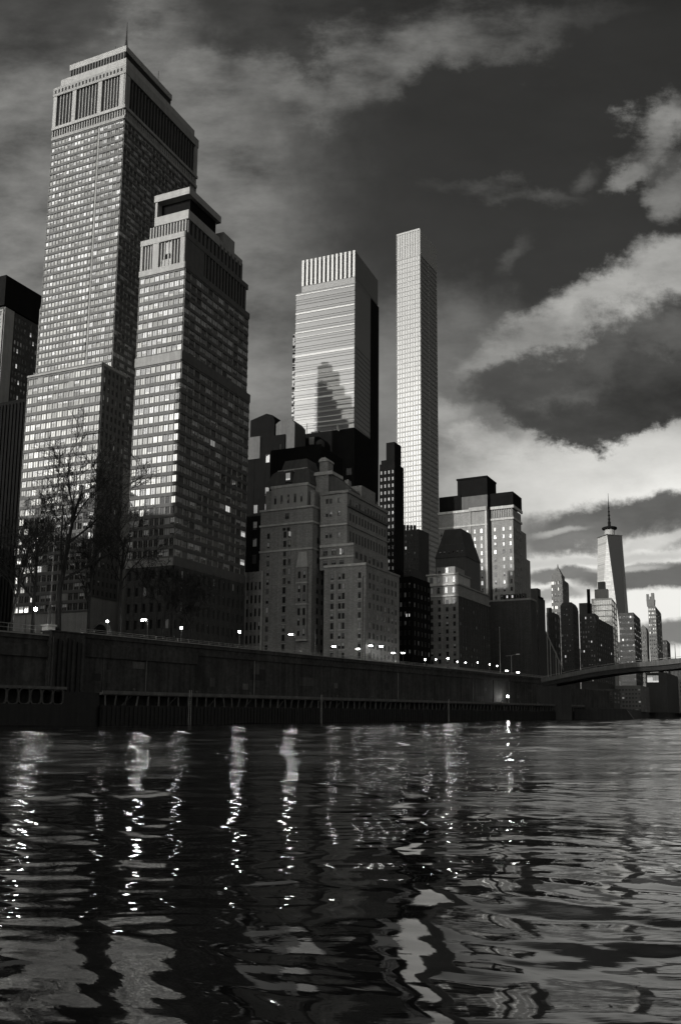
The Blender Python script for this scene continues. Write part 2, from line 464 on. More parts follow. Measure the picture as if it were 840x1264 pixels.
def window_mb(w, h, style, k):
    """a window facing -Y: frame, pane with its own slight tilt, sometimes a drawn blind or a lit room"""
    key = (round(w, 2), round(h, 2), style, k)
    if key in WIN_CACHE: return WIN_CACHE[key]
    rnd = random.Random(hash((round(w * 100), round(h * 100), len(style), k)) & 0xffff)
    mb = MB()
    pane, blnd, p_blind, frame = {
        'bright': ('pane_bright', 'blind', 0.55, 'frame_paint'),  # sunlit tower faces: light put into paler panes and blinds
        'shade': ('pane', 'blind_dim', 0.6, 'frame_paint'),  # darker copy of the same windows, shade put into the colour
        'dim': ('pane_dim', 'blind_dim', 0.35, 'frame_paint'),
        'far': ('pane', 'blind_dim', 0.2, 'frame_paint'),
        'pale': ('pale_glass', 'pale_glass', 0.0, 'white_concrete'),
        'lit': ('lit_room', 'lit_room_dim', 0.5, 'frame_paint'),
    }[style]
    fw = min(0.09, w * 0.08)
    x = w / 2; z = h / 2
    mb.box(-x, -x + fw, -0.10, 0, -z, z, frame); mb.box(x - fw, x, -0.10, 0, -z, z, frame)
    mb.box(-x + fw, x - fw, -0.10, 0, z - fw, z, frame); mb.box(-x + fw, x - fw, -0.14, 0, -z, -z + fw, frame)
    tl = 0.002 if style == 'pale' else 0.012
    tx, tz = rnd.gauss(0, tl), rnd.gauss(0, tl)
    def dy(px, pz): return -0.03 + px * tx + pz * tz
    bf = 0.0
    if rnd.random() < p_blind: bf = rnd.choice((0.3, 0.5, 0.75, 1.0))
    zm = z - (h) * bf
    if bf < 1: mb.quad([(-x, dy(-x, -z), -z), (x, dy(x, -z), -z), (x, dy(x, zm), zm), (-x, dy(-x, zm), zm)], pane)
    if bf > 0: mb.quad([(-x, dy(-x, zm), zm), (x, dy(x, zm), zm), (x, dy(x, z), z), (-x, dy(-x, z), z)], blnd)
    if w > 1.3:
        mb.box(-0.04, 0.04, -0.09, -0.04, -z + fw, z - fw, frame)
    WIN_CACHE[key] = mb
    return mb

WIN_MESH = {}

def window_mesh(w, h, style, k):
    key = (round(w, 2), round(h, 2), style, k)
    if key not in WIN_MESH: WIN_MESH[key] = window_mb(w, h, style, k).mesh('window')
    return WIN_MESH[key]

class Building:
    """a building whose nearest vertical edge stands at (x, y); local -x runs along the face towards the viewer's left,
    local +y along the face that recedes to the right"""
    def __init__(b, name, label, x, y, ang, zb=14.0, cat='building', group=None):
        b.x, b.y, b.a, b.zb = x, y, R(ang), zb
        b.root = empty(name, (x, y, zb), -b.a, label, cat, group)
        b.X = (math.cos(b.a), -math.sin(b.a)); b.Y = (math.sin(b.a), math.cos(b.a))
        b.parts = {}; b.single = []; b.wins = []; b.rnd = random.Random(int(abs(x * 13 + y * 7)))
    def part(b, name):
        return b.parts.setdefault(name, MB())
    def _loc(b, d, k):
        x = d[0] * k - b.x; y = d[1] * k - b.y
        return (x * b.X[0] + y * b.X[1], x * b.Y[0] + y * b.Y[1], CAM_H + d[2] * k - b.zb)
    def L(b, px, py, y0=0.0):       # where a sight line meets the left-hand face: (x, z)
        d = ray(px, py); k = (y0 + b.x * b.Y[0] + b.y * b.Y[1]) / (d[0] * b.Y[0] + d[1] * b.Y[1]); r = b._loc(d, k); return r[0], r[2]
    def Rr(b, px, py, x0=0.0):      # where it meets the right-hand face: (y, z)
        d = ray(px, py); k = (x0 + b.x * b.X[0] + b.y * b.X[1]) / (d[0] * b.X[0] + d[1] * b.X[1]); r = b._loc(d, k); return r[1], r[2]
    def box(b, x0, x1, y0, y1, z0, z1, mat, part='wall'):
        b.part(part).box(x0, x1, y0, y1, z0, z1, mat)
    def fbox(b, face, plane, a0, a1, z0, z1, out, mat, part='wall', back=0.05):
        """box standing proud of a face by `out`"""
        if part[0] == '+':
            mb = MB(); b.single.append((part[1:], mb))
            if face == 'L': mb.box(a0, a1, plane - out, plane + back, z0, z1, mat)
            else: mb.box(plane - back, plane + out, a0, a1, z0, z1, mat)
            return
        if face == 'L': b.part(part).box(a0, a1, plane - out, plane + back, z0, z1, mat)
        else: b.part(part).box(plane - back, plane + out, a0, a1, z0, z1, mat)
    def facade(b, face, plane, a0, a1, z0, z1, na, nf, wf=0.6, hf=0.6, out=0.3, mat='tower_stone', band=None, style='shade',
               lit=0.0, pier_out=0.06, skip=0.0, part='wall', sill=0.0, every=1):
        """piers and spandrels standing proud of the core, and a window in every cell"""
        band = band or mat
        fw = (a1 - a0) / na; fh = (z1 - z0) / nf
        ww, wh = fw * wf, fh * hf
        for j in range(nf + 1):
            zc = z0 + j * fh
            lo = max(z0, zc - (fh - wh) / 2); hi = min(z1, zc + (fh - wh) / 2)
            b.fbox(face, plane, a0, a1, lo, hi, out, band, part)
        for i in range(na + 1):
            ac = a0 + i * fw
            lo = max(a0, ac - (fw - ww) / 2); hi = min(a1, ac + (fw - ww) / 2)
            b.fbox(face, plane, lo, hi, z0 + 0.01, z1 - 0.01, out + pier_out, mat, part)
        for j in range(nf):
            for i in range(na):
                if b.rnd.random() < skip: 
                    b.fbox(face, plane, a0 + i * fw + (fw - ww) / 2, a0 + (i + 1) * fw - (fw - ww) / 2, z0 + j * fh + (fh - wh) / 2, z0 + (j + 1) * fh - (fh - wh) / 2, out - 0.05, mat, part)
                    continue
                st = 'lit' if b.rnd.random() < lit else style
                b.wins.append((face, plane, a0 + (i + 0.5) * fw, z0 + (j + 0.5) * fh, ww, wh, st))
    def window(b, face, plane, a, z, w, h, style='shade'):
        b.wins.append((face, plane, a, z, w, h, style))
    def finish(b, zmin=12.0, fix=True, sub=()):
        made = {}
        for n, mb in b.parts.items():
            made[n] = mb.build(n.strip(), b.root, fix=fix)
        for child, par in sub:
            made[child].parent = made[par]
        for n, mb in b.single: mb.build(n, b.root)
        def xf(wd):
            face, plane, a, z = wd[:4]
            if face == 'L': return Matrix.Translation((a, plane, z))
            return Matrix.Translation((plane, a, z)) @ Matrix.Rotation(R(90), 4, 'Z')
        def size(wd):
            face, plane, a, z, w, h, st = wd
            lx, ly = (a, plane) if face == 'L' else (plane, a)
            wx = b.x + lx * b.X[0] + ly * b.Y[0]; wy = b.y + lx * b.X[1] + ly * b.Y[1]
            n = (-b.Y[0], -b.Y[1]) if face == 'L' else b.X
            d = math.hypot(wx, wy); c = -(wx * n[0] + wy * n[1]) / d
            return (w * h * max(c, 0.0) / d ** 2) * (0.2 if z < zmin else 1.0)
        ws = sorted(b.wins, key=size, reverse=True)
        for i, wd in enumerate(ws[:100]):
            o = bpy.data.objects.new('window', window_mesh(wd[4], wd[5], wd[6], b.rnd.randrange(8)))
            COL.objects.link(o); o.parent = b.root; o.matrix_local = xf(wd)
        if len(ws) > 100:
            mb = MB()
            for wd in ws[100:]:
                mb.add(window_mb(wd[4], wd[5], wd[6], b.rnd.randrange(8)), xf(wd))
            o = mb.build('window_rows', b.root); o['kind'] = 'stuff'
        return b.root

# ------------------------------------------------------------ river bank frame: s along the wall, n towards the water
BX, BY, BA = -60.28, 134.9, R(31.9)
BDIR = Vector((math.sin(BA), math.cos(BA), 0)); BNRM = Vector((math.cos(BA), -math.sin(BA), 0))

def bank(s, n, z):
    p = Vector((BX, BY, 0)) + BDIR * s + BNRM * n
    p.z = z
    return p

def bank_s(px, n):
    d = ray(px, 883); o = Vector((BX, BY, 0)) + BNRM * n
    # o + BDIR*s is parallel to (d0, d1)
    return (o.y * d[0] - o.x * d[1]) / (BDIR.x * d[1] - BDIR.y * d[0])

def structure(name, mb, fix=False, smooth=False):
    o = mb.build(name, None, smooth, fix); o['kind'] = 'structure'; return o

# ============================================================ SETTING: water and land
import numpy as np

def water_mesh():
    nr, na = 1500, 680
    rr = 1.6 * (1600.0 / 1.6) ** (np.arange(nr) / (nr - 1))
    aa = np.radians(np.linspace(-68, 68, na))
    RR, AA = np.meshgrid(rr, aa, indexing='ij')
    X = RR * np.sin(AA); Y = RR * np.cos(AA)
    rng = np.random.default_rng(11)
    Z = np.zeros_like(X)
    cell = np.maximum(RR * (math.log(1000) / nr), 0.4 * RR * math.radians(136) / na)
    # slow warp so that the wave trains bend
    wx = X + 0.35 * np.sin(Y * 0.55 + 0.4 * X) + 0.5 * np.sin(X * 0.31 - 0.23 * Y + 1.0)
    wy = Y + 0.35 * np.sin(X * 0.62 - 0.35 * Y + 2.0) + 0.5 * np.sin(Y * 0.27 + 0.33 * X)
    lams = np.concatenate([np.geomspace(7.5, 45.0, 18), np.geomspace(2.2, 7.0, 14), np.geomspace(0.8, 2.2, 22), np.geomspace(0.34, 0.8, 30), np.geomspace(0.14, 0.34, 22)])
    for lam in lams:
        k = 2 * math.pi / lam
        th = rng.normal(R(84), R(22)); ph = rng.uniform(0, 6.28)
        sl = 0.0048 if lam > 7.2 else (0.0085 if lam > 2.2 else (0.0095 if lam > 0.8 else (0.0125 if lam > 0.34 else 0.0055)))
        a = sl * rng.uniform(0.6, 1.3) / k
        fade = np.clip((lam / cell - 3.0) / 3.0, 0, 1)
        p = k * (wx * math.cos(th) + wy * math.sin(th)) + ph
        # gusts: patches where the shorter waves are stronger
        th = th if lam < 3.0 else R(84) + (th - R(84)) * 1.5
        mid = np.clip((RR - 14.0) / 30.0, 0, 1)
        g = 1.0 + 1.3 * mid if lam > 3.0 else 1.0 if lam > 0.8 else 0.55 + 0.45 * np.clip((RR - 5.0) / 8.0, 0, 1)
        if lam < 2.2:
            g = g * (0.8 + 0.5 * np.sin(X * 0.21 + Y * 0.13 + ph) * np.sin(Y * 0.17 - X * 0.08 + ph * 2))
        Z += a * fade * g * (np.sin(p) + 0.22 * np.cos(2 * p))
    v = np.stack([X, Y, Z], -1).reshape(-1, 3)
    i = np.arange(nr - 1)[:, None] * na + np.arange(na - 1)[None, :]
    f = np.stack([i, i + 1, i + na + 1, i + na], -1).reshape(-1, 4)[:, ::-1]
    me = bpy.data.meshes.new('river')
    me.vertices.add(len(v)); me.vertices.foreach_set('co', v.astype(np.float32).ravel())
    me.loops.add(f.size); me.loops.foreach_set('vertex_index', f.astype(np.int32).ravel())
    me.polygons.add(len(f)); me.polygons.foreach_set('loop_start', (np.arange(len(f)) * 4).astype(np.int32)); me.polygons.foreach_set('loop_total', np.full(len(f), 4, np.int32))
    me.polygons.foreach_set('use_smooth', np.ones(len(f), bool))
    me.update(); me.validate()
    return me

m, nt, L, p = new_mat('water')
p.inputs['Base Color'].default_value = (0.006, 0.006, 0.006, 1)
p.inputs['Roughness'].default_value = 0.035
p.inputs['IOR'].default_value = 1.333
tcw = nd(nt, 'ShaderNodeTexCoord')
mpw = nd(nt, 'ShaderNodeMapping'); mpw.inputs['Scale'].default_value = (0.6, 1.5, 1); L.new(tcw.outputs['Object'], mpw.inputs[0])
na_ = nd(nt, 'ShaderNodeTexNoise'); na_.inputs['Scale'].default_value = 0.34; na_.inputs['Detail'].default_value = 7; na_.inputs['Roughness'].default_value = 0.62; na_.inputs['Distortion'].default_value = 0.6
L.new(mpw.outputs[0], na_.inputs['Vector'])
nb_ = nd(nt, 'ShaderNodeTexNoise'); nb_.inputs['Scale'].default_value = 0.05; nb_.inputs['Detail'].default_value = 3
L.new(tcw.outputs['Object'], nb_.inputs['Vector'])
cd = nd(nt, 'ShaderNodeVectorMath', operation='LENGTH'); L.new(tcw.outputs['Object'], cd.inputs[0])
# fine ripples live in the bump only where the mesh is too coarse to carry them; wind patches vary them
far_ = nd(nt, 'ShaderNodeMapRange', interpolation_type='SMOOTHSTEP'); far_.inputs[1].default_value = 10; far_.inputs[2].default_value = 45; far_.inputs[3].default_value = 0.06; far_.inputs[4].default_value = 1.0
L.new(cd.outputs['Value'], far_.inputs[0])
gu = nd(nt, 'ShaderNodeMapRange'); gu.inputs[1].default_value = 0.35; gu.inputs[2].default_value = 0.65; gu.inputs[3].default_value = 0.55; gu.inputs[4].default_value = 1.25
L.new(nb_.outputs['Fac'], gu.inputs[0])
far2 = nd(nt, 'ShaderNodeMapRange', interpolation_type='SMOOTHSTEP'); far2.inputs[1].default_value = 35; far2.inputs[2].default_value = 90; far2.inputs[3].default_value = 1.0; far2.inputs[4].default_value = 0.42
L.new(cd.outputs['Value'], far2.inputs[0])
fm = nd(nt, 'ShaderNodeMath', operation='MULTIPLY'); L.new(far_.outputs[0], fm.inputs[0]); L.new(far2.outputs[0], fm.inputs[1])
mm = nd(nt, 'ShaderNodeMath', operation='MULTIPLY'); L.new(fm.outputs[0], mm.inputs[0]); L.new(gu.outputs[0], mm.inputs[1])
bw = nd(nt, 'ShaderNodeBump'); bw.inputs['Distance'].default_value = 0.20
L.new(mm.outputs[0], bw.inputs['Strength']); L.new(na_.outputs['Fac'], bw.inputs['Height']); L.new(bw.outputs[0], p.inputs['Normal'])

wm = water_mesh(); wm.materials.append(m)
river = bpy.data.objects.new('river', wm); COL.objects.link(river); river['kind'] = 'structure'
sea = MB()
for (x0, x1, y0, y1) in ((-6000, 6000, -6000, 9000),):
    sea.quad([(x0, y0, -0.6), (x1, y0, -0.6), (x1, y1, -0.6), (x0, y1, -0.6)], 'water')
structure('open_water', sea)

def ground(name, pts, z, mat, depth=12.0):
    mb = MB(); n = len(pts)
    mb.quad([(x, y, z) for x, y in pts], mat)
    for i in range(n):
        a, c = pts[i], pts[(i + 1) % n]
        mb.quad([(a[0], a[1], z - depth), (c[0], c[1], z - depth), (c[0], c[1], z), (a[0], a[1], z)], 'wall_concrete')
    return structure(name, mb)

b0 = bank(-260, -7.0, 0); b1 = bank(262, -7.0, 0); b2 = bank(262, -20, 0)
ground('city_ground', [(b0.x, b0.y), (b1.x, b1.y), (b1.x + 4, b1.y + 20), (112, 440), (112, 470), (-1500, 470), (-1500, b0.y)], 14.0, 'asphalt', 16)
ground('far_ground', [(70, 366), (82, 362), (120, 442), (155, 540), (220, 720), (335, 900), (900, 1050), (6000, 1200), (6000, 9000), (-6000, 9000), (-6000, 465), (60, 465)], 5.0, 'soil', 8)
# promenade deck behind the wall
mb = MB()
a, c, d_, e = bank(-150, -6.6, 0), bank(252, -6.6, 0), bank(252, -20, 0), bank(-150, -20, 0)
mb.hexa([(q.x, q.y, 13.5) for q in (e, d_, c, a)] + [(q.x, q.y, 15.5) for q in (e, d_, c, a)], 'asphalt')
structure('promenade', mb, fix=True)

# ------------------------------------------------------------ sea wall
def bbox(mb, s0, s1, n0, n1, z0, z1, mat):
    q = [bank(s0, n0, z0), bank(s0, n1, z0), bank(s1, n1, z0), bank(s1, n0, z0)]
    mb.hexa([tuple(x) for x in q] + [(x.x, x.y, z1) for x in q], mat)

wall = empty('sea_wall', bank(0, -6, 0), 0, 'long dark stained concrete sea wall along the river under the street lamps', 'sea wall')
inv = Matrix.Translation(bank(0, -6, 0)).inverted()

def bpart(mb, name, parent):
    off = parent.location
    mb.v = [(x - off.x, y - off.y, z - off.z) for x, y, z in mb.v]
    return mb.build(name, parent, fix=True)

mb = MB()
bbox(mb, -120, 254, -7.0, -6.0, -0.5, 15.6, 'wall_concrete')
for s in [x for x in range(24, 254, 24)]:                       # shallow pilasters between the bays
    bbox(mb, s, s + 0.9, -6.0, -5.8, 6.0, 14.3, 'wall_concrete')
bpart(mb, 'wall_face', wall)
mb = MB()
bbox(mb, 19, 48, -6.0, -5.55, 12.2, 14.6, 'wall_concrete'); bbox(mb, 48, 254, -6.0, -5.65, 14.0, 14.7, 'wall_concrete'); bbox(mb, -120, 12, -6.0, -5.5, 11.6, 13.6, 'wall_concrete')
bpart(mb, 'ledge', wall)
mb = MB()
bbox(mb, 19, 254, -7.1, -5.7, 15.6, 16.35, 'wall_concrete'); bbox(mb, -120, 12, -7.1, -5.7, 14.6, 15.3, 'wall_concrete')
bpart(mb, 'parapet', wall)
mb = MB()
bbox(mb, 19, 254, -7.4, -5.5, 16.35, 16.55, 'wall_coping'); bbox(mb, -120, 12, -7.4, -5.5, 15.3, 15.5, 'wall_coping')
bpart(mb, 'coping', wall)
mb = MB()
bbox(mb, 12, 19, -7.5, -4.9, -0.5, 16.1, 'wall_concrete')
for k in range(7): bbox(mb, 12.3 + k, 12.75 + k, -4.9, -4.55, 3.4, 15.2 - 0.3 * (k % 3), 'dark_timber' if k % 2 else 'wall_concrete')
bbox(mb, 11.7, 19.3, -7.6, -4.6, 16.1, 16.3, 'wall_concrete')
bpart(mb, 'buttress', wall)
prng = random.Random(5)
for k in range(16):                                              # patched and stained areas of the wall
    s = prng.uniform(21, 235); w = prng.uniform(1.2, 5.5); z0 = prng.uniform(6.4, 11.0); h = prng.uniform(0.8, 2.6)
    mb = MB(); bbox(mb, s, s + w, -6.0, -5.955 - 0.003 * k, z0, z0 + h, 'wall_patch' if k % 3 else 'dark_timber'); bpart(mb, 'wall_patch', wall)
for s, w, zc in ((31, 3.0, 10.6), (96, 2.5, 8.6), (62.5, 1.6, 7.4)):
    mb = MB(); bbox(mb, s, s + w, -6.0, -5.85, zc, zc + 1.3, 'deck_edge'); bpart(mb, 'wall_plate', wall)
for s in (34.3, 66.0, 128.0, 176.0, 205.0):
    mb = MB(); mb.tube([bank(s, -5.7, 6.0), bank(s, -5.7, 13.9)], 0.12, 'deck_edge', 6); bpart(mb, 'drain_pipe', wall)

# ------------------------------------------------------------ timber pier in front of the wall
pier = empty('timber_pier', bank(19, 0, 0), 0, 'long low pier on timber piles with pale deck edge below the sea wall', 'pier')
mb = MB(); bbox(mb, 19.2, 268, -5.9, 0.0, 5.3, 5.75, 'deck_edge'); bpart(mb, 'deck', pier)
mb = MB(); bbox(mb, 19.2, 268, 0.0, 0.25, 5.45, 6.05, 'deck_edge'); bpart(mb, 'deck_beam', pier)
mb = MB(); bbox(mb, 19.2, 268, -5.9, -0.15, 3.2, 3.5, 'dark_timber'); bbox(mb, 19.2, 268, -0.3, 0.1, -0.6, 3.45, 'dark_timber')  # near-black timber band holds the shade under the pier in its colour
for k in range(248): bbox(mb, 19.4 + k, 19.75 + k, 0.1, 0.28, -0.6, 3.2 + 0.25 * random.random(), 'dark_timber')
bpart(mb, 'shaded_fender', pier)
for k in range(100):
    s = 20 + 248 * (k / 99.0) ** 1.0
    mb = MB(); r = 0.15 + 0.07 * random.random(); l = random.uniform(-0.35, 0.35)
    mb.tube([bank(s + l, -0.2 + random.uniform(-.3, .2), 3.3), bank(s, -0.1, 5.4)], [r, r * 0.85], 'pile_timber', 7); bpart(mb, 'pile', pier)
for k in range(22):
    s = 24 + k * 11.0
    mb = MB(); mb.tube([bank(s, -0.3, 3.5), bank(s + 2.2, -0.3, 5.3)], 0.09, 'pile_timber', 5); bpart(mb, 'brace', pier)

for s in (40.0, 83.0, 147.0):                                    # iron ladders down to the water
    mb = MB()
    for o_ in (0.0, 0.55): mb.tube([bank(s + o_, 0.32, -0.3), bank(s + o_, 0.32, 6.6)], 0.05, 'rail_metal', 5)
    for k in range(18): mb.tube([bank(s, 0.32, 0.1 + 0.36 * k), bank(s + 0.55, 0.32, 0.1 + 0.36 * k)], 0.03, 'rail_metal', 4)
    bpart(mb, 'ladder', pier)
for k in range(60):                                              # bollards along the pier edge
    if k % 4 == 1:
        mb = MB(); q = bank(23 + k * 4, -0.6, 5.7); mb.lathe([(0.16, 5.7), (0.14, 6.3), (0.24, 6.4), (0.2, 6.6)], 'lamp_metal', 8, q.x, q.y); bpart(mb, 'bollard', pier)
arch = empty('arched_landing', bank(5, 0, 0), 0, 'low dark landing stage with rounded openings left of the buttress', 'landing stage')
mb = MB(); bbox(mb, -120, 11.8, -5.9, 0.2, 6.0, 6.45, 'deck_edge'); bbox(mb, 11.8, 19.2, -5.9, -0.6, 5.2, 5.7, 'dark_timber'); bbox(mb, 11.8, 19.2, -1.0, -0.6, -0.6, 5.2, 'dark_timber'); bpart(mb, 'deck', arch)
mb = MB(); bbox(mb, -120, 11.8, -1.0, 0.1, -0.6, 3.55, 'dark_timber'); bpart(mb, 'shaded_fender', arch)  # same near-black band, shade under the landing put into the colour
def oval_frame(s0, s1, z0, z1, n, mat):
    mb = MB(); cs, cz = (s0 + s1) / 2, (z0 + z1) / 2; rs, rz = (s1 - s0) / 2 - 0.12, (z1 - z0) / 2 - 0.08
    N = 20
    for i in range(N):
        t0, t1 = 2 * math.pi * i / N, 2 * math.pi * (i + 1) / N
        def sq(t):
            c, s = math.cos(t), math.sin(t); k = 1 / max(abs(c), abs(s)); return cs + c * k * (s1 - s0) / 2, cz + s * k * (z1 - z0) / 2
        def ov(t):
            c, s = math.cos(t), math.sin(t); e = 0.62; return cs + math.copysign(abs(c) ** e, c) * rs, cz + math.copysign(abs(s) ** e, s) * rz
        o0, o1, i0, i1 = sq(t0), sq(t1), ov(t0), ov(t1)
        q = [bank(o0[0], n, o0[1]), bank(o1[0], n, o1[1]), bank(i1[0], n, i1[1]), bank(i0[0], n, i0[1])]
        q2 = [x - BNRM * 0.35 for x in q]
        mb.hexa([tuple(x) for x in q2] + [tuple(x) for x in q], mat)
    return mb
for k in range(14):
    s = 11.4 - (k + 1) * 2.1
    bpart(oval_frame(s, s + 2.08, 3.55, 6.0, 0.05, 'pile_timber'), 'arch_frame', arch)

# ------------------------------------------------------------ railing on the wall
def railing(name, label, s0, s1, n, z, h, step):
    r = empty(name, bank(s0, n, z), 0, label, 'railing')
    mb = MB()
    for hh in (h, h * 0.55): mb.tube([bank(s0, n, z + hh), bank(s1, n, z + hh)], 0.05, 'rail_metal', 5)
    bpart(mb, 'rail', r)
    k = int((s1 - s0) / step)
    for i in range(k + 1):
        mb = MB(); mb.tube([bank(s0 + i * step, n, z), bank(s0 + i * step, n, z + h)], 0.04, 'rail_metal', 5); bpart(mb, 'post', r)
railing('railing', 'thin metal railing along the top of the sea wall right of the buttress', 19.5, 250, -6.9, 16.55, 0.75, 3.0)
railing('railing', 'higher metal railing at the far left end of the sea wall', -60, 11.5, -6.9, 15.5, 1.5, 2.6)

# ============================================================ BUILDINGS
# ---- tallest tower
b = Building('stone_tower', 'tallest pale stone tower with colonnaded crown and a spire at its corner', -81.05, 238, 22, cat='tower')
b.box(-28, 0, 0.3, 38, 0, 172, 'tower_stone')
b.box(-28, -0.3, 0.3, 37.7, 168, 186, 'recess_shade')
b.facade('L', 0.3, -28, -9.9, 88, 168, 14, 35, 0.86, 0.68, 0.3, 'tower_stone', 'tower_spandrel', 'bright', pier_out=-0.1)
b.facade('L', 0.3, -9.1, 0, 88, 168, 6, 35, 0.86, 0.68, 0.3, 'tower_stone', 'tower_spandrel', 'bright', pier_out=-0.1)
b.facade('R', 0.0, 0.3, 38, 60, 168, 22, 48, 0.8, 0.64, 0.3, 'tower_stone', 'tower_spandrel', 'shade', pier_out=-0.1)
# belt of short slits, then the colonnade
b.fbox('L', 0.3, -28, 0, 168, 169, 0.5, 'tower_stone'); b.fbox('L', 0.3, -28, 0, 171.4, 172.4, 0.7, 'pale_stone')
b.fbox('R', 0.0, -0.2, 38, 168, 169, 0.5, 'tower_stone'); b.fbox('R', 0.0, -0.4, 38, 171.4, 172.4, 0.7, 'tower_stone')
for k in range(29): b.fbox('L', 0.3, -28 + k * 0.98, -27.6 + k * 0.98, 169, 171.4, 0.35, 'tower_stone')
for k in range(38): b.fbox('R', 0.0, 0.3 + k, 0.7 + k, 169, 171.4, 0.3, 'tower_stone')
for x0, x1 in ((-28, -26.6), (-20.3, -18.8), (-10.2, -8.7), (-1.9, 0.0)):
    b.fbox('L', 0.3, x0, x1, 172.4, 183.2, 0.6, 'pale_stone', 'crown')
for g0, g1, n in ((-26.6, -20.3, 5), (-18.8, -10.2, 7), (-8.7, -1.9, 6)):
    for k in range(1, n): 
        xx = g0 + (g1 - g0) * k / n; b.fbox('L', 0.3, xx - 0.16, xx + 0.16, 172.4, 183.2, 0.3, 'tower_stone', 'crown')
b.fbox('L', 0.3, -28.2, 0.2, 183.2, 186.2, 0.75, 'tower_stone', 'crown')
for k in range(20): b.fbox('L', 0.3, -27.4 + k * 1.36, -26.8 + k * 1.36, 184.1, 185.3, 0.8, 'recess_shade', 'crown')
for y0, y1 in ((-0.3, 2.0), (36.4, 38)): b.fbox('R', -0.3, y0, y1, 172.4, 183.2, 0.6, 'tower_stone', 'crown')
for k in range(1, 22): 
    yy = 2.0 + 34.4 * k / 22; b.fbox('R', -0.3, yy - 0.2, yy + 0.2, 172.4, 183.2, 0.35, 'tower_spandrel', 'crown')
b.fbox('R', -0.3, -0.5, 38.2, 183.2, 186.2, 0.75, 'tower_stone', 'crown')
b.box(-25.5, 0.1, -0.2, 36, 186.2, 188.6, 'pale_stone', 'crown')
b.box(-27.4, -25.5, 0.6, 30, 186.2, 187.6, 'tower_spandrel', 'crown')
b.box(-23.0, -1.2, 1.0, 24, 188.6, 192.0, 'recess_shade', 'attic')
for k in range(20): b.fbox('L', 1.0, -22.8 + k * 1.1, -22.4 + k * 1.1, 188.6, 192.0, 0.3, 'tower_spandrel', 'attic')
b.box(-23.2, -1.0, 0.8, 24.3, 192.0, 194.0, 'pale_stone', 'attic')
b.fbox('R', -1.2, 1.0, 24, 188.6, 189.8, 0.3, 'tower_stone', 'attic')
b.box(-14, -3, 24.3, 34, 188.6, 191.4, 'tower_stone', 'attic')
mb = b.part('spire'); mb.tube([(-1.4, 1.2, 194), (-1.4, 1.2, 196.5), (-1.4, 1.2, 202.5)], [0.5, 0.28, 0.06], 'lamp_metal', 6)
mb = b.part('mast'); mb.tube([(-8, 4, 194), (-8, 4, 198.5)], 0.08, 'lamp_metal', 5)
mb = b.part('mast '); mb.tube([(-2, 18, 194), (-2, 18, 198.5)], 0.1, 'lamp_metal', 5)
# lower block in front of the shaft
yb = -5.0
xr = b.L(122, 520, yb)[0]; xl = b.L(31, 520, yb)[0]; zt = b.L(126, 446, yb)[1]
b.box(xl, xr, yb + 0.3, 6, 0, zt, 'tower_stone', 'lower_block')
b.facade('L', yb + 0.3, xl, xr, 16, zt - 1.0, 14, 25, 0.86, 0.68, 0.3, 'tower_stone', 'tower_spandrel', 'bright', lit=0.006, part='lower_block', skip=0.02, pier_out=-0.1)
b.box(xl - 0.2, xr + 0.1, yb - 0.1, 6, zt - 0.8, zt - 0.2, 'tower_stone', 'lower_block')
b.facade('R', xr, yb + 0.5, 6, 20, zt - 1, 6, 25, 0.5, 0.6, 0.2, 'tower_spandrel', None, 'dim', part='lower_block')
b.box(-29.2, -28, 1.0, 36, 0, 112.6, 'tower_stone', 'lower_block')
b.facade('L', 1.0, -29.2, -28, 60, 112, 1, 22, 0.6, 0.6, 0.2, 'tower_stone', None, 'bright', part='lower_block')
b.finish(zmin=28, sub=(('attic', 'crown'), ('mast', 'crown'), ('mast ', 'crown')))

# ---- broad tower in front of it
b = Building('glass_fronted_tower', 'pale gridded tower with shade-black roof loggia in front of the tallest tower', -54.9, 215, 22, cat='tower')
b.box(-14.6, 0, 0.3, 34.2, 0, 82.5, 'tower_stone'); b.box(-14.6, 0, 0.3, 32.6, 82.5, 107.7, 'tower_stone')
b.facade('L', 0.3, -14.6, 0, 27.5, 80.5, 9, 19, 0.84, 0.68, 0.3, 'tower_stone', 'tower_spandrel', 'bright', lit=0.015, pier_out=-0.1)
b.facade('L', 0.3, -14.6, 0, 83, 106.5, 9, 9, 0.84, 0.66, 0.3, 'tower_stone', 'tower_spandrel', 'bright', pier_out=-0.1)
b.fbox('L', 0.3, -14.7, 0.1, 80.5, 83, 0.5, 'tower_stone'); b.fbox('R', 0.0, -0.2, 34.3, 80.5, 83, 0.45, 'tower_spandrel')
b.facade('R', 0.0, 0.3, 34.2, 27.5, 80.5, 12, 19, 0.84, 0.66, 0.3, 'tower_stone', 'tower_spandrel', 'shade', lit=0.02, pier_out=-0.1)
b.facade('R', 0.0, 0.3, 32.6, 83, 106.5, 12, 9, 0.84, 0.66, 0.3, 'tower_stone', 'tower_spandrel', 'shade', lit=0.004, pier_out=-0.1)
b.fbox('L', 0.3, -14.7, 0.1, 106.5, 108.2, 0.5, 'pale_stone'); b.fbox('R', 0.0, -0.2, 32.8, 106.5, 108.2, 0.45, 'tower_spandrel')
# podium
b.fbox('L', 0.3, -14.7, 0.1, 25.5, 27.5, 0.45, 'tower_stone'); b.fbox('R', 0.0, -0.15, 34.3, 25.5, 27.5, 0.4, 'tower_spandrel')
b.facade('L', 0.3, -14.6, 0, 0, 25.5, 6, 6, 0.5, 0.58, 0.3, 'dark_brick', None, 'dim')
b.facade('R', 0.0, 0.3, 34.2, 0, 25.5, 14, 6, 0.45, 0.6, 0.3, 'dark_brick', None, 'dim')
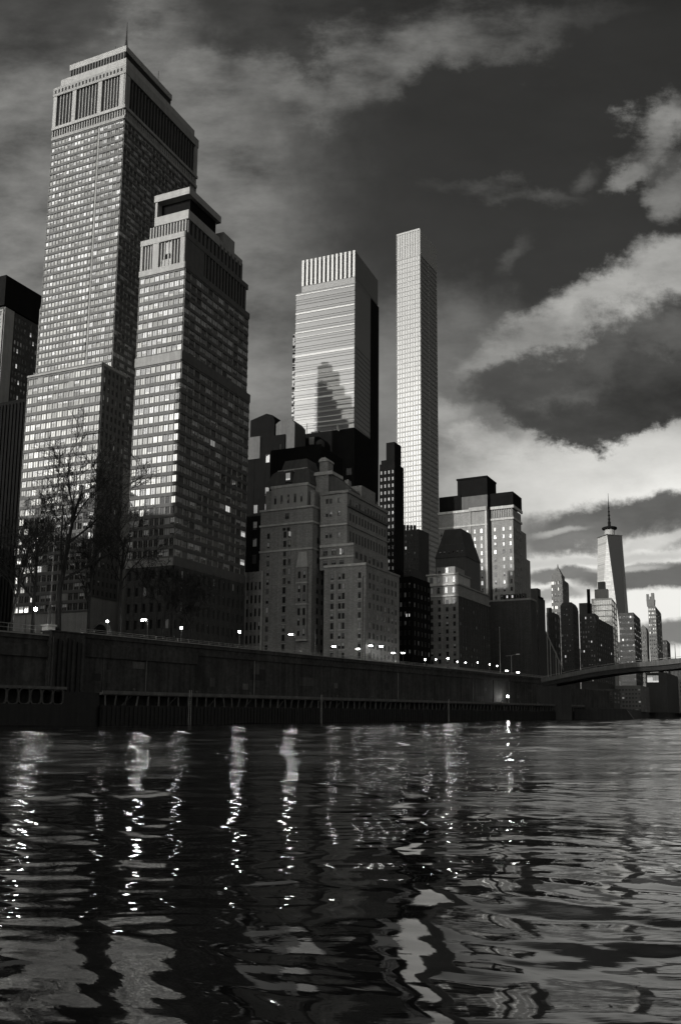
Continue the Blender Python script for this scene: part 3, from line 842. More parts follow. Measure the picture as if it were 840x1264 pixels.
# mechanical storey with tall openings
b.box(-14.4, -0.3, 0.9, 31.6, 107.7, 116.6, 'recess_shade')
for x0, x1, mt in ((-14.6, -13.9, 'pale_stone'), (-10.6, -8.6, 'pale_stone'), (-1.6, 0, 'pale_stone')): b.fbox('L', 0.9, x0, x1, 108.2, 116.0, 0.9, mt, 'crown')
for xx in (-13.2, -12.3, -11.4, -7.9, -6.9, -5.6, -4.6, -3.6, -2.6): b.fbox('L', 0.9, xx - 0.17, xx + 0.17, 108.2, 116.0, 0.6, 'pale_stone', 'crown')
b.fbox('L', 0.9, -7.6, -4.8, 108.2, 110.5, 0.45, 'pale_stone', 'crown'); b.fbox('L', 0.9, -6.6, -4.9, 112, 115.4, 0.4, 'pale_glass', 'crown')
b.fbox('L', 0.9, -14.7, 0.1, 115.6, 117.2, 1.0, 'pale_stone', 'crown')
b.fbox('R', -0.3, 0.0, 9.0, 108.2, 116.0, 0.35, 'tower_spandrel', 'crown')
for k in range(14): b.fbox('R', -0.3, 9.5 + k * 1.6, 10.1 + k * 1.6, 108.2, 116.0, 0.35, 'tower_spandrel', 'crown')
b.fbox('R', -0.3, -0.2, 32, 115.6, 117.2, 0.45, 'tower_spandrel', 'crown')
# upper storeys
b.box(-12.6, -0.4, 1.4, 28.5, 117.2, 121.4, 'recess_shade', 'crown')
for k in range(13): b.fbox('L', 1.4, -12.6 + k * 0.96, -12.2 + k * 0.96, 117.2, 121.4, 0.3, 'pale_stone', 'crown')
for k in range(15): b.fbox('R', -0.4, 1.4 + k * 1.9, 2.3 + k * 1.9, 117.2, 122.4, 0.3, 'tower_spandrel', 'crown')
b.box(-11.1, 0.1, 0.9, 16, 121.4, 124.0, 'pale_stone', 'crown'); b.box(-9, -0.1, 16, 28.7, 121.4, 123.6, 'tower_stone', 'crown')
b.box(-7, -0.6, 19, 25, 123.6, 127.6, 'tower_stone', 'crown')
b.box(-10.4, -1.0, 3.0, 15.5, 124.0, 128.6, 'black_cladding', 'loggia')  # solid black core paints the shade of an open loggia
b.box(-11.1, -10.4, 1.0, 15.5, 124.0, 128.6, 'pale_stone', 'loggia')
b.box(-11.4, 0.2, 0.8, 16.4, 128.6, 130.6, 'pale_stone', 'roof_slab')
b.finish(zmin=28, sub=(('roof_slab', 'loggia'),))

# ---- dark tower cut by the left edge
b = Building('dark_stepped_tower', 'dark tower with black flat roof band cut off by the left edge of the photo', -138.1, 290, 22, cat='tower')
yr = b.Rr(50, 368)[0]
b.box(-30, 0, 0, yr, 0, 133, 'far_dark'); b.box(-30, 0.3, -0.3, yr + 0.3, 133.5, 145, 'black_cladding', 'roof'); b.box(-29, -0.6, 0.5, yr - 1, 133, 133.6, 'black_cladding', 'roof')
b.fbox('R', 0, 0.2, 4.5, 60, 133, 0.35, 'tower_stone')
b.facade('R', 0.0, 5, yr, 80, 132, 8, 18, 0.6, 0.6, 0.2, 'dark_brick', None, 'shade', lit=0.06)
b.facade('L', 0.0, -30, 0, 80, 132, 10, 18, 0.6, 0.6, 0.2, 'tower_stone', None, 'shade', lit=0.05)
b.finish()
b = Building('black_slab_block', 'black finned office block between the left edge and the tallest tower', -110.5, 269, 22)
zt = b.L(30, 492)[1]
b.box(-45, 0, 0, 14, 0, zt, 'black_cladding')
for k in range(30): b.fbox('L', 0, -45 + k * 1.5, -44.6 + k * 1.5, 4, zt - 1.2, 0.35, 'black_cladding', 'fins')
for xx, zz in ((-9.0, 58), (-4.2, 52.0), (-4.2, 45), (-12, 40), (-8, 72)): b.window('L', -0.02, xx + 0.55, zz, 0.8, 2.2, 'lit' if zz != 40 else 'shade')
b.finish()
# ---- unseen stepped tower, added and shaped to cast shadow on the striped glass tower
b = Building('shadow_tower', 'unseen stepped tower added behind the two pale towers to shadow the striped tower', -102.5, 390.5, 44, cat='tower')
for x0, x1, z in ((-28, -19.5, 222), (-19.5, -15.5, 218), (-15.5, -12.5, 209), (-12.5, -8.5, 203), (-8.5, -4.5, 196), (-4.5, -1, 186), (-1, 1.0, 170)):
    b.box(x0, x1, 0, 16, 0, z, 'far_dark')
b.box(-26, -22, 3, 10, 222, 226, 'far_dark', 'bulkhead')
b.facade('L', 0, -28, -1, 60, 180, 9, 11, 0.5, 0.6, 0.2, 'far_dark', None, 'dim')
b.finish()

# ---- invented off-frame blocks upstream, added to keep the low sun off the waterside
for i, (x, y, w, d, z, lab) in enumerate(((-118, 128, 62, 18, 60, 'broad unseen block added beyond the left edge to cast shade'), (-186, 150, 50, 18, 74, 'tall unseen block added behind the broad one to cast shade'), (-112, 91, 50, 16, 108, 'tallest unseen block added nearest the river to cast shade'))):
    b = Building('shade_block', lab, x, y, 44)
    b.box(-w, 0, 0, d, 0, z, 'dark_brick'); b.box(-w * .7, -w * .3, 3, d - 3, z, z + 5, 'dark_brick', 'bulkhead')
    b.facade('R', 0, 0, d, 4, z - 2, 6, 12, 0.5, 0.55, 0.2, 'dark_brick', None, 'dim')
    b.finish()

# ---- black blocks between the broad tower and the old apartment house
b = Building('black_office_block', 'black block with rounded roof tanks behind the gap right of the gridded tower', -42.5, 338, 22)
zt = b.L(350, 536)[1]
b.box(-26, 0, 0, 26, 0, zt, 'black_cladding')
b.facade('L', 0, -26, 0, 40, zt - 6, 5, 8, 0.35, 0.5, 0.15, 'black_cladding', None, 'dim', lit=0.02, skip=0.4)
x0 = b.L(306, 520)[0]; x1 = b.L(336, 520)[0]; zb_ = b.L(306, 545)[1]; z1 = b.L(330, 508)[1]
b.part('roof_tank').prism([(x0, zb_ - 5), (x1, zb_ - 5), (x1, z1 - 3.5), (x1 - 1.2, z1 - 1), (x1 - 4, z1), (x0, z1 - 2)], 'y', 2, 12, 'black_cladding')
x0 = b.L(340, 520)[0]; x1 = b.L(363, 520)[0]; z1 = b.L(350, 518)[1]
b.part('roof_tank ').prism([(x0, zb_ - 8), (x1, zb_ - 8), (x1, z1 - 2), (x1 - 1.5, z1), (x0 + 2, z1), (x0, z1 - 1.2)], 'y', 0.5, 10, 'slate')
x0 = b.L(306, 520)[0]; x1 = b.L(322, 520)[0]; b.box(x0, x1, -0.4, 2, zb_ - 8, zb_ + 1.5, 'slate', 'roof_cabin')
b.finish()
b = Building('black_flat_block', 'flat black block directly behind the domed corner of the old apartment house', -24.5, 300, 22)
zt = b.L(380, 552)[1]; xl = b.L(334, 552)[0]
b.box(xl, 0, 0, 18, 0, zt, 'black_cladding'); b.box(xl, -0.1, 0.1, 0.5, zt, zt + 0.6, 'black_cladding', 'parapet')
b.facade('L', 0, xl, 0, 10, zt - 16, 4, 8, 0.4, 0.5, 0.15, 'black_cladding', None, 'dim')
b.part('roof_pipe').tube([(xl + 3, 2, zt), (xl + 3, 2, zt + 3.2)], 0.25, 'grey_metal', 6)
b.part('water_tank').lathe([(1.6, zt + 1.4), (1.6, zt + 4.2), (0.1, zt + 5.4)], 'far_dark', 12, -4.5, 8)
for ax, ay in ((-5.4, 7), (-3.6, 7), (-5.4, 9), (-3.6, 9)): b.part('tank_stand').tube([(ax, ay, zt), (ax, ay, zt + 1.5)], 0.12, 'far_dark', 5)
b.finish(sub=(('tank_stand', 'water_tank'),))
b = Building('black_mechanical_block', 'black block with two pale roof vents in front of the striped tower', -14.5, 346, 22)
zt = b.L(420, 530)[1]; xl = b.L(362, 530)[0]
b.box(xl, 0, 0, 20, 0, zt, 'black_cladding')
b.facade('L', 0, xl, 0, 40, zt - 16, 6, 9, 0.5, 0.5, 0.15, 'black_cladding', None, 'dim', lit=0.02)
b.part('antenna').tube([(xl + 5, 3, zt), (xl + 5, 3, zt + 6)], 0.12, 'far_dark', 5); b.box(xl + 7, xl + 10.5, 3, 7, zt, zt + 1.8, 'far_dark', 'roof_cabin')
for px in (373, 385):
    x0 = b.L(px - 2.6, 545)[0]; x1 = b.L(px + 2.6, 545)[0]; z0 = b.L(px, 549)[1]; z1 = b.L(px, 540)[1]
    b.part('vent' + ' ' * (px == 385)).prism([(x0, z0), (x1, z0), (x1 + 0.2, z1), (x0 - 0.2, z1)], 'y', -0.6, 0.1, 'pale_stone')
b.part('duct').tube([(-8.5, 4, zt - 2), (-8.5, 2, zt + 1.4), (-8.0, 0, zt + 2.2), (-6.8, -0.8, zt - 1.0)], [0.5, 0.55, 0.5, 0.3], 'pale_stone', 7)
b.finish()

# ---- striped glass tower
b = Building('striped_glass_tower', 'mirror glass tower with pale floor stripes and a crown of white vertical fins', -20.5, 480, 20, cat='tower')
b.box(-38.6, 0, 0, 39, 0, 243, 'mirror_glass', 'glass_wall')
b.box(-42.3, -38.6, 4.0, 37, 0, 219, 'mirror_glass', 'glass_wing')
for i in range(48):
    z = 98 + i * 3.05
    if z > 242: break
    hh = 0.4 + (0.5 if i % 3 == 1 else 0.0) + 0.3 * random.random()
    b.fbox('L', 0, -38.7, 0.05, z, z + hh, 0.25 + 0.1 * random.random(), 'white_metal' if random.random() < 0.34 else 'grey_metal', 'floor_bands')
    if i % 2: b.fbox('L', 0, -38.7, 0.05, z + 1.6, z + 1.75, 0.12, 'slate', 'floor_bands')
for i in range(40):
    z = 98 + i * 3.05
    b.fbox('L', 4.0, -42.35, -38.6, z, z + 0.9, 0.15, 'white_metal' if z < 158 else 'black_cladding', 'wing_bands')
for i in range(33):
    for k in range(3):
        if random.random() < 0.85:
            z = 158 + i * 1.85; xx = -42.2 + k * 1.22
            b.fbox('L', 4.0, xx, xx + 1.0, z, z + 1.2, 0.3, random.choice(['black_cladding', 'black_cladding', 'grey_metal', 'slate']), '+lattice_panel')
b.box(-0.2, 0.12, 0.2, 26, 60, 244, 'mirror_dark', 'side_wall')
b.box(-0.2, 0.5, 26.3, 39.4, 0, 246, 'black_cladding', 'rear_strip')
for i in range(48): b.fbox('R', 0.12, 0.2, 26, 60 + i * 3.05, 60.35 + i * 3.05, 0.1, 'grey_metal' if i < 30 else 'slate', 'side_bands')
b.box(-34.8, -0.4, 0.8, 37, 243, 263, 'black_cladding', 'crown_core')
b.box(-35, 0.0, 0.2, 38, 243, 247.2, 'grey_metal', 'crown_core')
b.box(-0.4, 0.1, 0.3, 38.5, 247.2, 264, 'grey_metal', 'crown_side')
for k in range(13):
    xx = -35 + k * 2.8
    mb = MB(); mb.box(xx, xx + 1.45, -0.1, 0.85, 247.2, 264.2, 'white_metal'); mb.build('fin', b.root)
b.finish()

# ---- slender white tower
b = Building('slender_white_tower', 'very slender white gridded tower standing alone, highest right of centre', 28.95, 760, 27, cat='tower')
W, D, H = 24.4, 39.2, 447.0
b.box(-W, 0, 0.5, D, 0, H, 'white_concrete')
b.facade('L', 0.5, -W, 0, 95, H - 26, 9, 68, 0.84, 0.80, 0.45, 'white_concrete', None, 'pale')
b.facade('L', 0.5, -W, 0, H - 26, H, 9, 2, 0.6, 0.94, 0.45, 'white_concrete', None, 'pale', pier_out=0.25)
b.facade('R', 0.0, 0.5, D, 95, H - 26, 2, 68, 0.97, 0.74, 0.3, 'white_concrete', 'grey_metal', 'pale')
b.fbox('R', 0.0, 0.2, D, H - 26, H, 0.5, 'white_concrete')
b.fbox('L', 0.5, -W - 0.1, 0.1, H - 0.5, H + 1.2, 0.6, 'white_concrete'); 
b.finish(zmin=100)

# ---- dark neighbours of the slender tower
b = Building('thin_dark_tower', 'thin black stepped tower in the gap left of the slender white tower', 3.0, 452, 25, cat='tower')
x0 = b.L(468, 600)[0]; x1 = b.L(476, 600)[0]; z0 = b.L(480, 572)[1]; z1 = b.L(480, 546)[1]
b.box(x0, 0, 0, 12, 0, z0, 'black_cladding'); b.box(x1, -0.2, 0.3, 9, z0, z1, 'black_cladding'); b.box(x1 - 3, x1, 0.3, 9, z0, z0 + 2.2, 'black_cladding')
b.facade('L', 0, x0, 0, 60, z0 - 3, 4, 16, 0.4, 0.5, 0.15, 'black_cladding', None, 'dim')
b.finish()
b = Building('dark_midrise', 'dark block with crenellated top against the foot of the slender white tower', 19.8, 560, 27)
x0 = b.L(488, 640)[0]; z0 = b.L(510, 650)[1]
b.box(x0, 0, 0, 16, 0, z0 - 2, 'far_dark'); 
for k in range(6): b.fbox('L', 0.6, x0 + k * 2.6, x0 + 1.5 + k * 2.6, z0 - 2, z0 + 2.5 - k * 0.3, 0.5, 'far_dark', 'parapet', 1)
b.facade('L', 0, x0, 0, 60, z0 - 4, 8, 12, 0.5, 0.5, 0.2, 'far_dark', None, 'dim', lit=0.02)
b.finish()

# ---- old brick apartment house with the domed corner
b = Building('brick_apartment_house', 'large old brick apartment house with domed corner turret and stepped terraces', -6.64, 240, 23.5)
# right-hand mass
b.box(-13.4, 0, 0.25, 24.3, 0, 30.2, 'brick'); 
b.fbox('L', 0.25, -13.5, 0.1, 30.0, 30.7, 0.35, 'brick_trim', '+cornice'); b.fbox('R', 0.0, -0.1, 24.4, 30.0, 30.6, 0.3, 'brick', '+cornice')
XC = b.L(428, 606, 3)[0]; X1 = b.L(436, 687, 3)[0]
b.box(-16.4, X1, 3.2, 28, 30, 37.0, 'brick'); b.fbox('L', 3.2, -16.4, X1 + .1, 33.3, 33.8, 0.3, 'brick_trim', '+cornice'); b.fbox('L', 3.2, -16.4, X1 + .1, 36.7, 37.4, 0.35, 'brick_trim', '+cornice')
b.box(-16.4, XC, 3.2, 32.4, 37, 53.2, 'brick')
for zz in (43.0,): b.fbox('L', 3.2, -16.4, XC + .1, zz, zz + 0.5, 0.35, 'brick_trim', '+cornice'); b.fbox('R', XC, 3.0, 32.5, zz, zz + 0.5, 0.35, 'brick', '+cornice')
b.fbox('R', XC, 3.0, 32.6, 48.4, 49.1, 0.6, 'slate', '+cornice'); b.fbox('R', XC, 3.0, 32.6, 52.6, 53.5, 0.5, 'brick', '+cornice'); b.fbox('L', 3.2, -16.5, XC + 0.2, 52.6, 53.5, 0.4, 'brick', '+cornice')
for z, s in ((49.9, 'dim'), (45.7, 'dim'), (39.9, 'dim')):
    for k in range(13): b.window('R', XC + 0.02, 5.2 + k * 2.1, z, 0.9, 2.3 if z > 44 else 3.0, s)
for z in (50.6, 46.6, 40.2): 
    for xx in (-14.2, -12.9, -10.2): b.window('L', 3.18, xx, z, 0.85, 1.5, 'dim')
for z in (31.6, 35.2):
    for xx in (-14.6, -11.8, -9.2): b.window('L', 3.18, xx, z, 1.5, 2.0, 'shade')
for k in range(7): b.window('R', X1 + 0.02, 5 + k * 3.0, 34.0, 1.5, 2.0, 'dim')
# podium windows
for j in range(9):
    z = 4.4 + j * 2.85
    for xx, ww in ((-10.7, 0.95), (-8.3, 0.85), (-7.1, 0.85), (-2.0, 0.9)):
        b.window('L', 0.23, xx, z, ww, 1.65 if j % 3 else 1.9, 'shade' if random.random() < 0.55 else 'dim')
        b.fbox('L', 0.25, xx - ww / 2 - 0.1, xx + ww / 2 + 0.1, z - 1.25, z - 1.03, 0.15, 'brick_trim', '+cornice')
    for k in range(8): b.window('R', 0.02, 2.6 + k * 2.7, z, 1.1, 1.7, 'shade' if random.random() < 0.35 else 'dim')
b.part('drain_pipe').tube([(-0.9, 0.05, 2), (-0.9, 0.05, 27)], 0.09, 'lamp_metal', 5)
b.part('drain_pipe ').tube([(-9.6, 0.05, 2), (-9.6, 0.05, 30)], 0.07, 'brick_trim', 5)
# court between, then the left tower
b.box(-18, -13.4, 9, 24, 0, 49, 'dark_brick')
LX0, LX1 = -35.2, -17.4
b.box(LX0, LX1, 0.2, 18, 0, 49.0, 'brick', 'corner_tower')
for zz, o_ in ((48.6, 0.4), (43.9, 0.45), (36.0, 0.25)):
    b.fbox('L', 0.2, LX0 - .2, LX1 + .2, zz, zz + 0.55, o_, 'brick_trim', '+cornice'); b.fbox('R', LX1, -0.1, 9, zz, zz + 0.55, o_ - 0.05, 'brick_trim', '+cornice')
b.fbox('L', 0.2, -29.3, -28.9, 0, 43.8, 0.12, 'brick', 'corner_tower'); b.fbox('L', 0.2, -23.4, -23.0, 0, 43.8, 0.12, 'brick', 'corner_tower')
for j in range(14):
    z = 4.6 + j * 2.8
    if z > 43: break
    b.window('L', 0.18, -32.3, z, 0.9, 1.7, 'shade' if random.random() < 0.6 else 'dim')
    b.window('L', 0.18, -26.6, z, 1.0, 1.9, 'dim' if random.random() < 0.6 else 'shade')
    if z > 26: b.window('L', 0.18, -25.0, z, 0.9, 1.9, 'shade')
    b.fbox('L', 0.2, -27.3, -25.9, z + 1.05, z + 1.2, 0.15, 'brick_trim', '+cornice')
b.window('L', 0.18, -26.0, 46.6, 1.4, 1.8, 'dim'); b.window('L', 0.18, -26.9, 42.6, 1.1, 1.1, 'dim'); b.window('L', 0.18, -25.5, 42.6, 1.1, 1.1, 'dim')
for j in range(12): b.window('R', LX1 + 0.02, 3.5, 6 + j * 3.0, 1.2, 1.8, 'dim'); b.window('R', LX1 + 0.02, 6.4, 6 + j * 3.0, 1.2, 1.8, 'dim')
# oriel
mb = b.part('oriel')
mb.box(-21.8, -18.4, -0.9, 0.25, 9, 31, 'brick'); mb.taper(-21.9, -18.3, -1.0, 0.25, 31, 35.2, 0.5, 0.4, 'brick_trim')
for zz in (9, 19.5, 25.8, 30.6): mb.box(-22.0, -18.2, -1.1, 0.2, zz, zz + 0.4, 'brick_trim')
for z in (11.5, 14.5, 17.5, 21.5, 24.2, 28.3):
    for xx in (-20.9, -19.2): b.window('L', -0.92, xx, z, 0.8, 2.1, 'dim' if z > 15 else 'shade')
# drum and dome
mb = b.part('turret')
mb.box(-34.0, -20.2, 0.9, 13, 49, 55.2, 'brick'); mb.box(-31.9, -19.6, 0.55, 12.5, 49.2, 55.6, 'pale_stone'); mb.box(-18.9, -17.6, 1.5, 10, 49, 54.0, 'brick')
mb.box(-32.2, -19.3, 0.35, 12.8, 55.6, 56.4, 'brick_trim')
for xx in (-30.4, -28.2, -25.9, -23.6, -21.4): b.window('L', 0.53, xx, 52.0, 0.7, 2.6, 'shade')
mb = b.part('dome')
prof = [(0.0, 56.4), (0.25, 58.6), (0.9, 60.6), (2.0, 61.7)]
for (i0, z0), (i1, z1) in zip(prof[:-1], prof[1:]):
    mb.hexa(((-33.4 + i0, 1.0 + i0, z0), (-18.9 - i0, 1.0 + i0, z0), (-18.9 - i0, 12.6 - i0, z0), (-33.4 + i0, 12.6 - i0, z0), (-33.4 + i1, 1.0 + i1, z1), (-18.9 - i1, 1.0 + i1, z1), (-18.9 - i1, 12.6 - i1, z1), (-33.4 + i1, 12.6 - i1, z1)), 'slate')
mb.taper(-30.2, -20.9, 3.2, 10.5, 61.7, 65.0, 0.9, 0.8, 'slate'); mb.box(-31.2, -21.0, 2.9, 3.2, 61.6, 61.9, 'brick_trim')
mb = b.part('dormer'); mb.box(-27.3, -24.9, 0.5, 3, 57.2, 60.6, 'slate'); mb.box(-27.5, -24.7, 0.3, 3, 60.6, 60.9, 'brick_trim')
b.window('L', 0.48, -26.1, 58.9, 1.6, 2.4, 'lit')
# second turret
mb = b.part('stair_turret')
mb.box(-19.2, -14.8, 5, 10, 49, 60.6, 'brick'); mb.box(-19.5, -13.4, 4.6, 12, 59.4, 60.4, 'brick_trim')
mb.box(-18.4, -15.6, 6, 9.5, 60.4, 64.0, 'brick'); mb.prism([(-18.7, 64.0), (-15.3, 64.0), (-15.6, 64.6), (-16.4, 65.2), (-17.6, 65.2), (-18.4, 64.7)], 'y', 5.7, 9.8, 'brick_trim')
mb.box(-14.8, XC + 0.5, 12, 22, 53.2, 57.0, 'brick'); mb.box(-12.4, -11.2, 11, 12, 53.2, 59.0, 'pale_stone')
mb.prism([(-14.8, 60.4), (-14.8, 53.2), (XC, 53.2), (XC, 54.2)], 'y', 6, 11.8, 'slate')
for k in range(5): mb.box(XC - 0.9, XC - 0.4, 6 + k * 5, 6.6 + k * 5, 53.2, 54.6 + (k % 3) * 0.6, 'brick')
b.finish(zmin=3, sub=(('dormer', 'dome'),))
b = Building('annex_building', 'low grey annex with pilasters squeezed between gridded tower and brick apartment house', -39.2, 253.5, 23.5)
x0 = b.L(302, 740)[0]; zt = b.L(312, 706)[1]; x1 = b.L(324, 740)[0]
b.box(x0, x1, 0, 8, 0, zt, 'brick')
for k in range(5): b.fbox('L', 0, x0 + k * (x1 - x0 - .5) / 4, x0 + 0.5 + k * (x1 - x0 - .5) / 4, 0, zt, 0.25, 'brick_trim' if k in (0, 4) else 'brick')
for k in range(4):
    for j in range(6): b.window('L', -0.02, x0 + 0.25 + (k + 0.5) * (x1 - x0 - .5) / 4, 6 + j * 4.0, 0.6, 2.4, 'dim')
b.box(x1 - 2, x1 - 0.6, 1, 3, zt, zt + 3.6, 'brick', 'chimney')
b.finish()

# ---- group right of the apartment house
b = Building('black_infill_block', 'black block with a few lit windows right of the brick apartment house', 8.0, 300, 25)
b.box(-14, 0, 0, 16.7, 0, 36.5, 'black_cladding'); b.box(-3.2, 0.05, -0.05, 10, 36.5, 39.2, 'far_dark', 'attic')
for xx in (-2.5, -1.5, -0.6): b.window('L', -0.07, xx, 38, 0.6, 1.6, 'shade')
b.box(-8, -6, 3, 7, 36.5, 40, 'black_cladding', 'chimney')
b.facade('L', 0, -10, 0, 8, 35, 6, 8, 0.45, 0.5, 0.2, 'black_cladding', None, 'dim', lit=0.0)
for xx in (-1.9, -0.9): b.window('L', -0.3, xx, 22.6, 0.42, 1.1, 'lit')
b.facade('R', 0, 0.5, 16.7, 8, 35, 5, 8, 0.4, 0.5, 0.2, 'black_cladding', None, 'dim')
b.finish()
b = Building('corniced_stone_house', 'grey stone house with bold cornices and pilaster strips in front of the mansard roof', 26.7, 330, 25)
b.box(-12.9, 0, 0.3, 37.7, 0, 38, 'brick'); b.box(-14.6, -12.9, 1, 20, 0, 34.3, 'brick')
b.box(-12.9, 0, 0.3, 14, 38, 42.6, 'brick_trim'); b.box(-9.2, -1.6, 1.2, 12, 42.6, 45.6, 'brick')
for zz in (33.6, 38.0, 42.2): b.fbox('L', 0.3, -13.3, 0.3, zz, zz + 0.6, 0.6, 'brick_trim', 'cornice'); b.fbox('R', 0, -0.2, 38 if zz < 40 else 14, zz, zz + 0.6, 0.45, 'brick', 'cornice')
for z in (36.2, 40.4, 44.2):
    for xx in (-11.2, -8.2, -5.0, -1.8): 
        if z < 44 or -9 < xx < -2: b.window('L', 0.28 if z < 44 else 1.18, xx, z, 1.3, 2.4, 'shade')
for k in (-12.9, -9.8, -6.6, -3.4, -0.6): b.fbox('L', 0.3, k, k + 0.6, 2, 33.6, 0.25, 'brick')
for j in range(10):
    for xx in (-11.1, -7.9, -4.7, -1.7): b.window('L', 0.28, xx, 5.5 + j * 2.9, 1.1, 1.7, 'dim' if random.random() < 0.6 else 'shade')
b.facade('R', 0, 0.3, 37.7, 6, 33.6, 12, 9, 0.5, 0.5, 0.2, 'dark_brick', None, 'dim')
b.finish(zmin=3)
b = Building('mansard_house', 'dark house with steep mansard roof of small dormers below the hotel', 34.5, 382, 25)
x0 = b.L(537, 670)[0]; z0 = b.L(560, 688)[1]; z1 = b.L(550, 652)[1]
b.box(x0, 0, 0, 20, 0, z0, 'slate'); b.part('mansard_roof').taper(x0 - .3, 0.3, -0.3, 20.3, z0, z1, 3.6, 3.6, 'far_dark')
for j in range(3):
    for k in range(6): b.window('L', -0.1 + j * 1.2 + 0.35, x0 + 2.2 + j * 0.6 + k * (-x0 - 4 - j) / 5, z0 + 2.2 + j * 3.4, 0.9, 1.8, 'shade' if random.random() < 0.5 else 'lit' if random.random() < 0.2 else 'dim')
b.finish(zmin=3)
b = Building('roofed_hotel', 'big stone hotel with black flat roofs and rows of lit windows below its cornice', 69.2, 470, 25, cat='hotel')
b.box(-44.6, -15.2, 0, 33, 0, 104.5, 'brick'); b.box(-15.2, -12.6, 4, 30, 0, 103, 'dark_brick'); b.box(-12.6, 0, 0, 16, 0, 102.5, 'brick'); b.box(-12.6, 0, 16, 26, 0, 93, 'brick'); b.box(-12.6, 0, 26, 33.3, 0, 78, 'brick')
b.box(-44.6, -31, 0.8, 30, 104.5, 113.9, 'black_cladding', 'roof'); b.box(-12.9, 0.4, -0.4, 17, 104.6, 112.4, 'black_cladding', 'roof'); b.box(-31, -12.9, 4, 22, 104.5, 110, 'black_cladding', 'roof')
b.box(-33.3, -15.2, 1.4, 18, 104.5, 123.4, 'black_cladding', 'roof_block'); b.box(-33.8, -15.0, 1.0, 18.4, 122.9, 123.9, 'black_cladding', 'roof_block')
b.box(-30.5, -15.0, 0.5, 3, 104.5, 112.5, 'slate', 'roof_block')
b.fbox('L', 0, -45, -15.0, 103.2, 104.6, 0.6, 'brick_trim', 'cornice'); b.fbox('L', 0, -12.8, 0.5, 103.0, 104.6, 0.8, 'brick_trim', 'cornice'); b.fbox('R', 0, -0.6, 17, 103.0, 104.6, 0.8, 'brick_trim', 'cornice')
b.fbox('L', 0, -44.8, -15.0, 94.6, 95.5, 0.4, 'brick_trim', 'cornice'); b.fbox('L', 0, -12.8, 0.4, 96.6, 97.8, 0.6, 'brick_trim', 'cornice'); b.fbox('R', 0, -0.4, 16.6, 96.6, 97.8, 0.6, 'brick_trim', 'cornice')
for k in range(9): b.fbox('L', 0, -12.2 + k * 1.4, -11.8 + k * 1.4, 97.8, 103, 0.5, 'brick', 'cornice')
b.fbox('L', 0, -25.8, -24.6, 40, 103.2, 0.35, 'brick'); b.fbox('L', 0, -16.4, -15.2, 40, 103.2, 0.35, 'brick_trim')
b.fbox('L', 0, -25.8, -15.2, 103.2, 105.4, 0.9, 'pale_stone', 'cornice')
for j in range(14):
    z = 91.5 - j * 4.3
    for k in range(9): b.window('L', -0.02, -43 + k * 2.0, z, 1.2, 2.3, 'lit' if random.random() < (0.42 if j < 5 else 0.1) else 'shade')
    for xx in (-22.6, -18.6): b.window('L', -0.02, xx, z, 1.3, 2.5, 'lit' if random.random() < 0.25 else 'shade')
    for xx in (-10.6, -5.6, -1.6): b.window('L', -0.02, xx, z, 1.3, 2.3, 'lit' if random.random() < (0.4 if xx == -5.6 else 0.08) else 'shade')
    for k in range(5): b.window('R', 0.02, 2.2 + k * 3.0, z, 1.2, 2.3, 'shade')
b.finish(zmin=30)
b = Building('blank_dark_block', 'plain dark windowless block below the hotel at the foot of the wall', 66.4, 400, 25)
b.box(-24, 0, 0, 9.1, 0, 41.6, 'dark_brick'); b.box(-24.2, 0.2, -0.2, 9.3, 41.6, 42.4, 'brick', 'parapet')
for k in range(5): b.window('L', -0.02, -14 + k * 2.6, 43.6, 0.9, 1.4, 'lit' if k in (1, 2) else 'shade'); b.box(-14.8 + k * 2.6, -13.2 + k * 2.6, 0.0, 3, 42.4, 44.8, 'dark_brick', 'penthouse')
b.finish()
b = Building('dark_gable_tower', 'dark narrow block with rounded roof hut right of the hotel', 76.8, 440, 25)
x0 = b.L(654, 760)[0]; zt = b.L(664, 737)[1]
b.box(x0, 0, 0, 14, 0, zt, 'far_dark'); b.box(x0, x0 + 3.6, 2, 8, zt, zt + 5, 'far_dark', 'roof_hut'); b.box(x0 + 4.5, 0.3, -0.3, 10, zt - 0.5, zt + 0.8, 'black_cladding', 'parapet')
b.facade('L', 0, x0, 0, 20, zt - 6, 4, 9, 0.4, 0.5, 0.2, 'far_dark', None, 'dim')
b.finish()

# ============================================================ DISTANT SKYLINE
def block(name, label, pxl, pxc, pyt, Y, ang=22, pxr=None, pyr=None, mat='far_dark', na=6, nf=14, nr=4, style='dim', lit=0.02, cat='building', zb=4.0, D=None, hf=0.5, wf=0.5, zlo=None, fin=True):
    p = at(pxc, pyt, Y)
    b = Building(name, label, p.x, Y, ang, zb, cat)
    zt = p.z - zb
    xl = b.L(pxl, pyt)[0]
    d = b.Rr(pxr, pyr)[0] if pxr else (D or 18)
    b.box(xl, 0, 0, d, 0, zt, mat)
    zlo = zlo if zlo is not None else zt * 0.3
    o = 0.0004 * Y
    if na: b.facade('L', 0, xl, 0, zlo, zt - 1.5, na, nf, wf, hf, o, mat, None, style, lit)
    if nr: b.facade('R', 0, 0, d, zlo, zt - 1.5, nr, nf, wf, hf, o, mat, None, style, lit * 0.4)
    b.zt, b.xl, b.d = zt, xl, d
    if fin: b.finish(0)
    return b

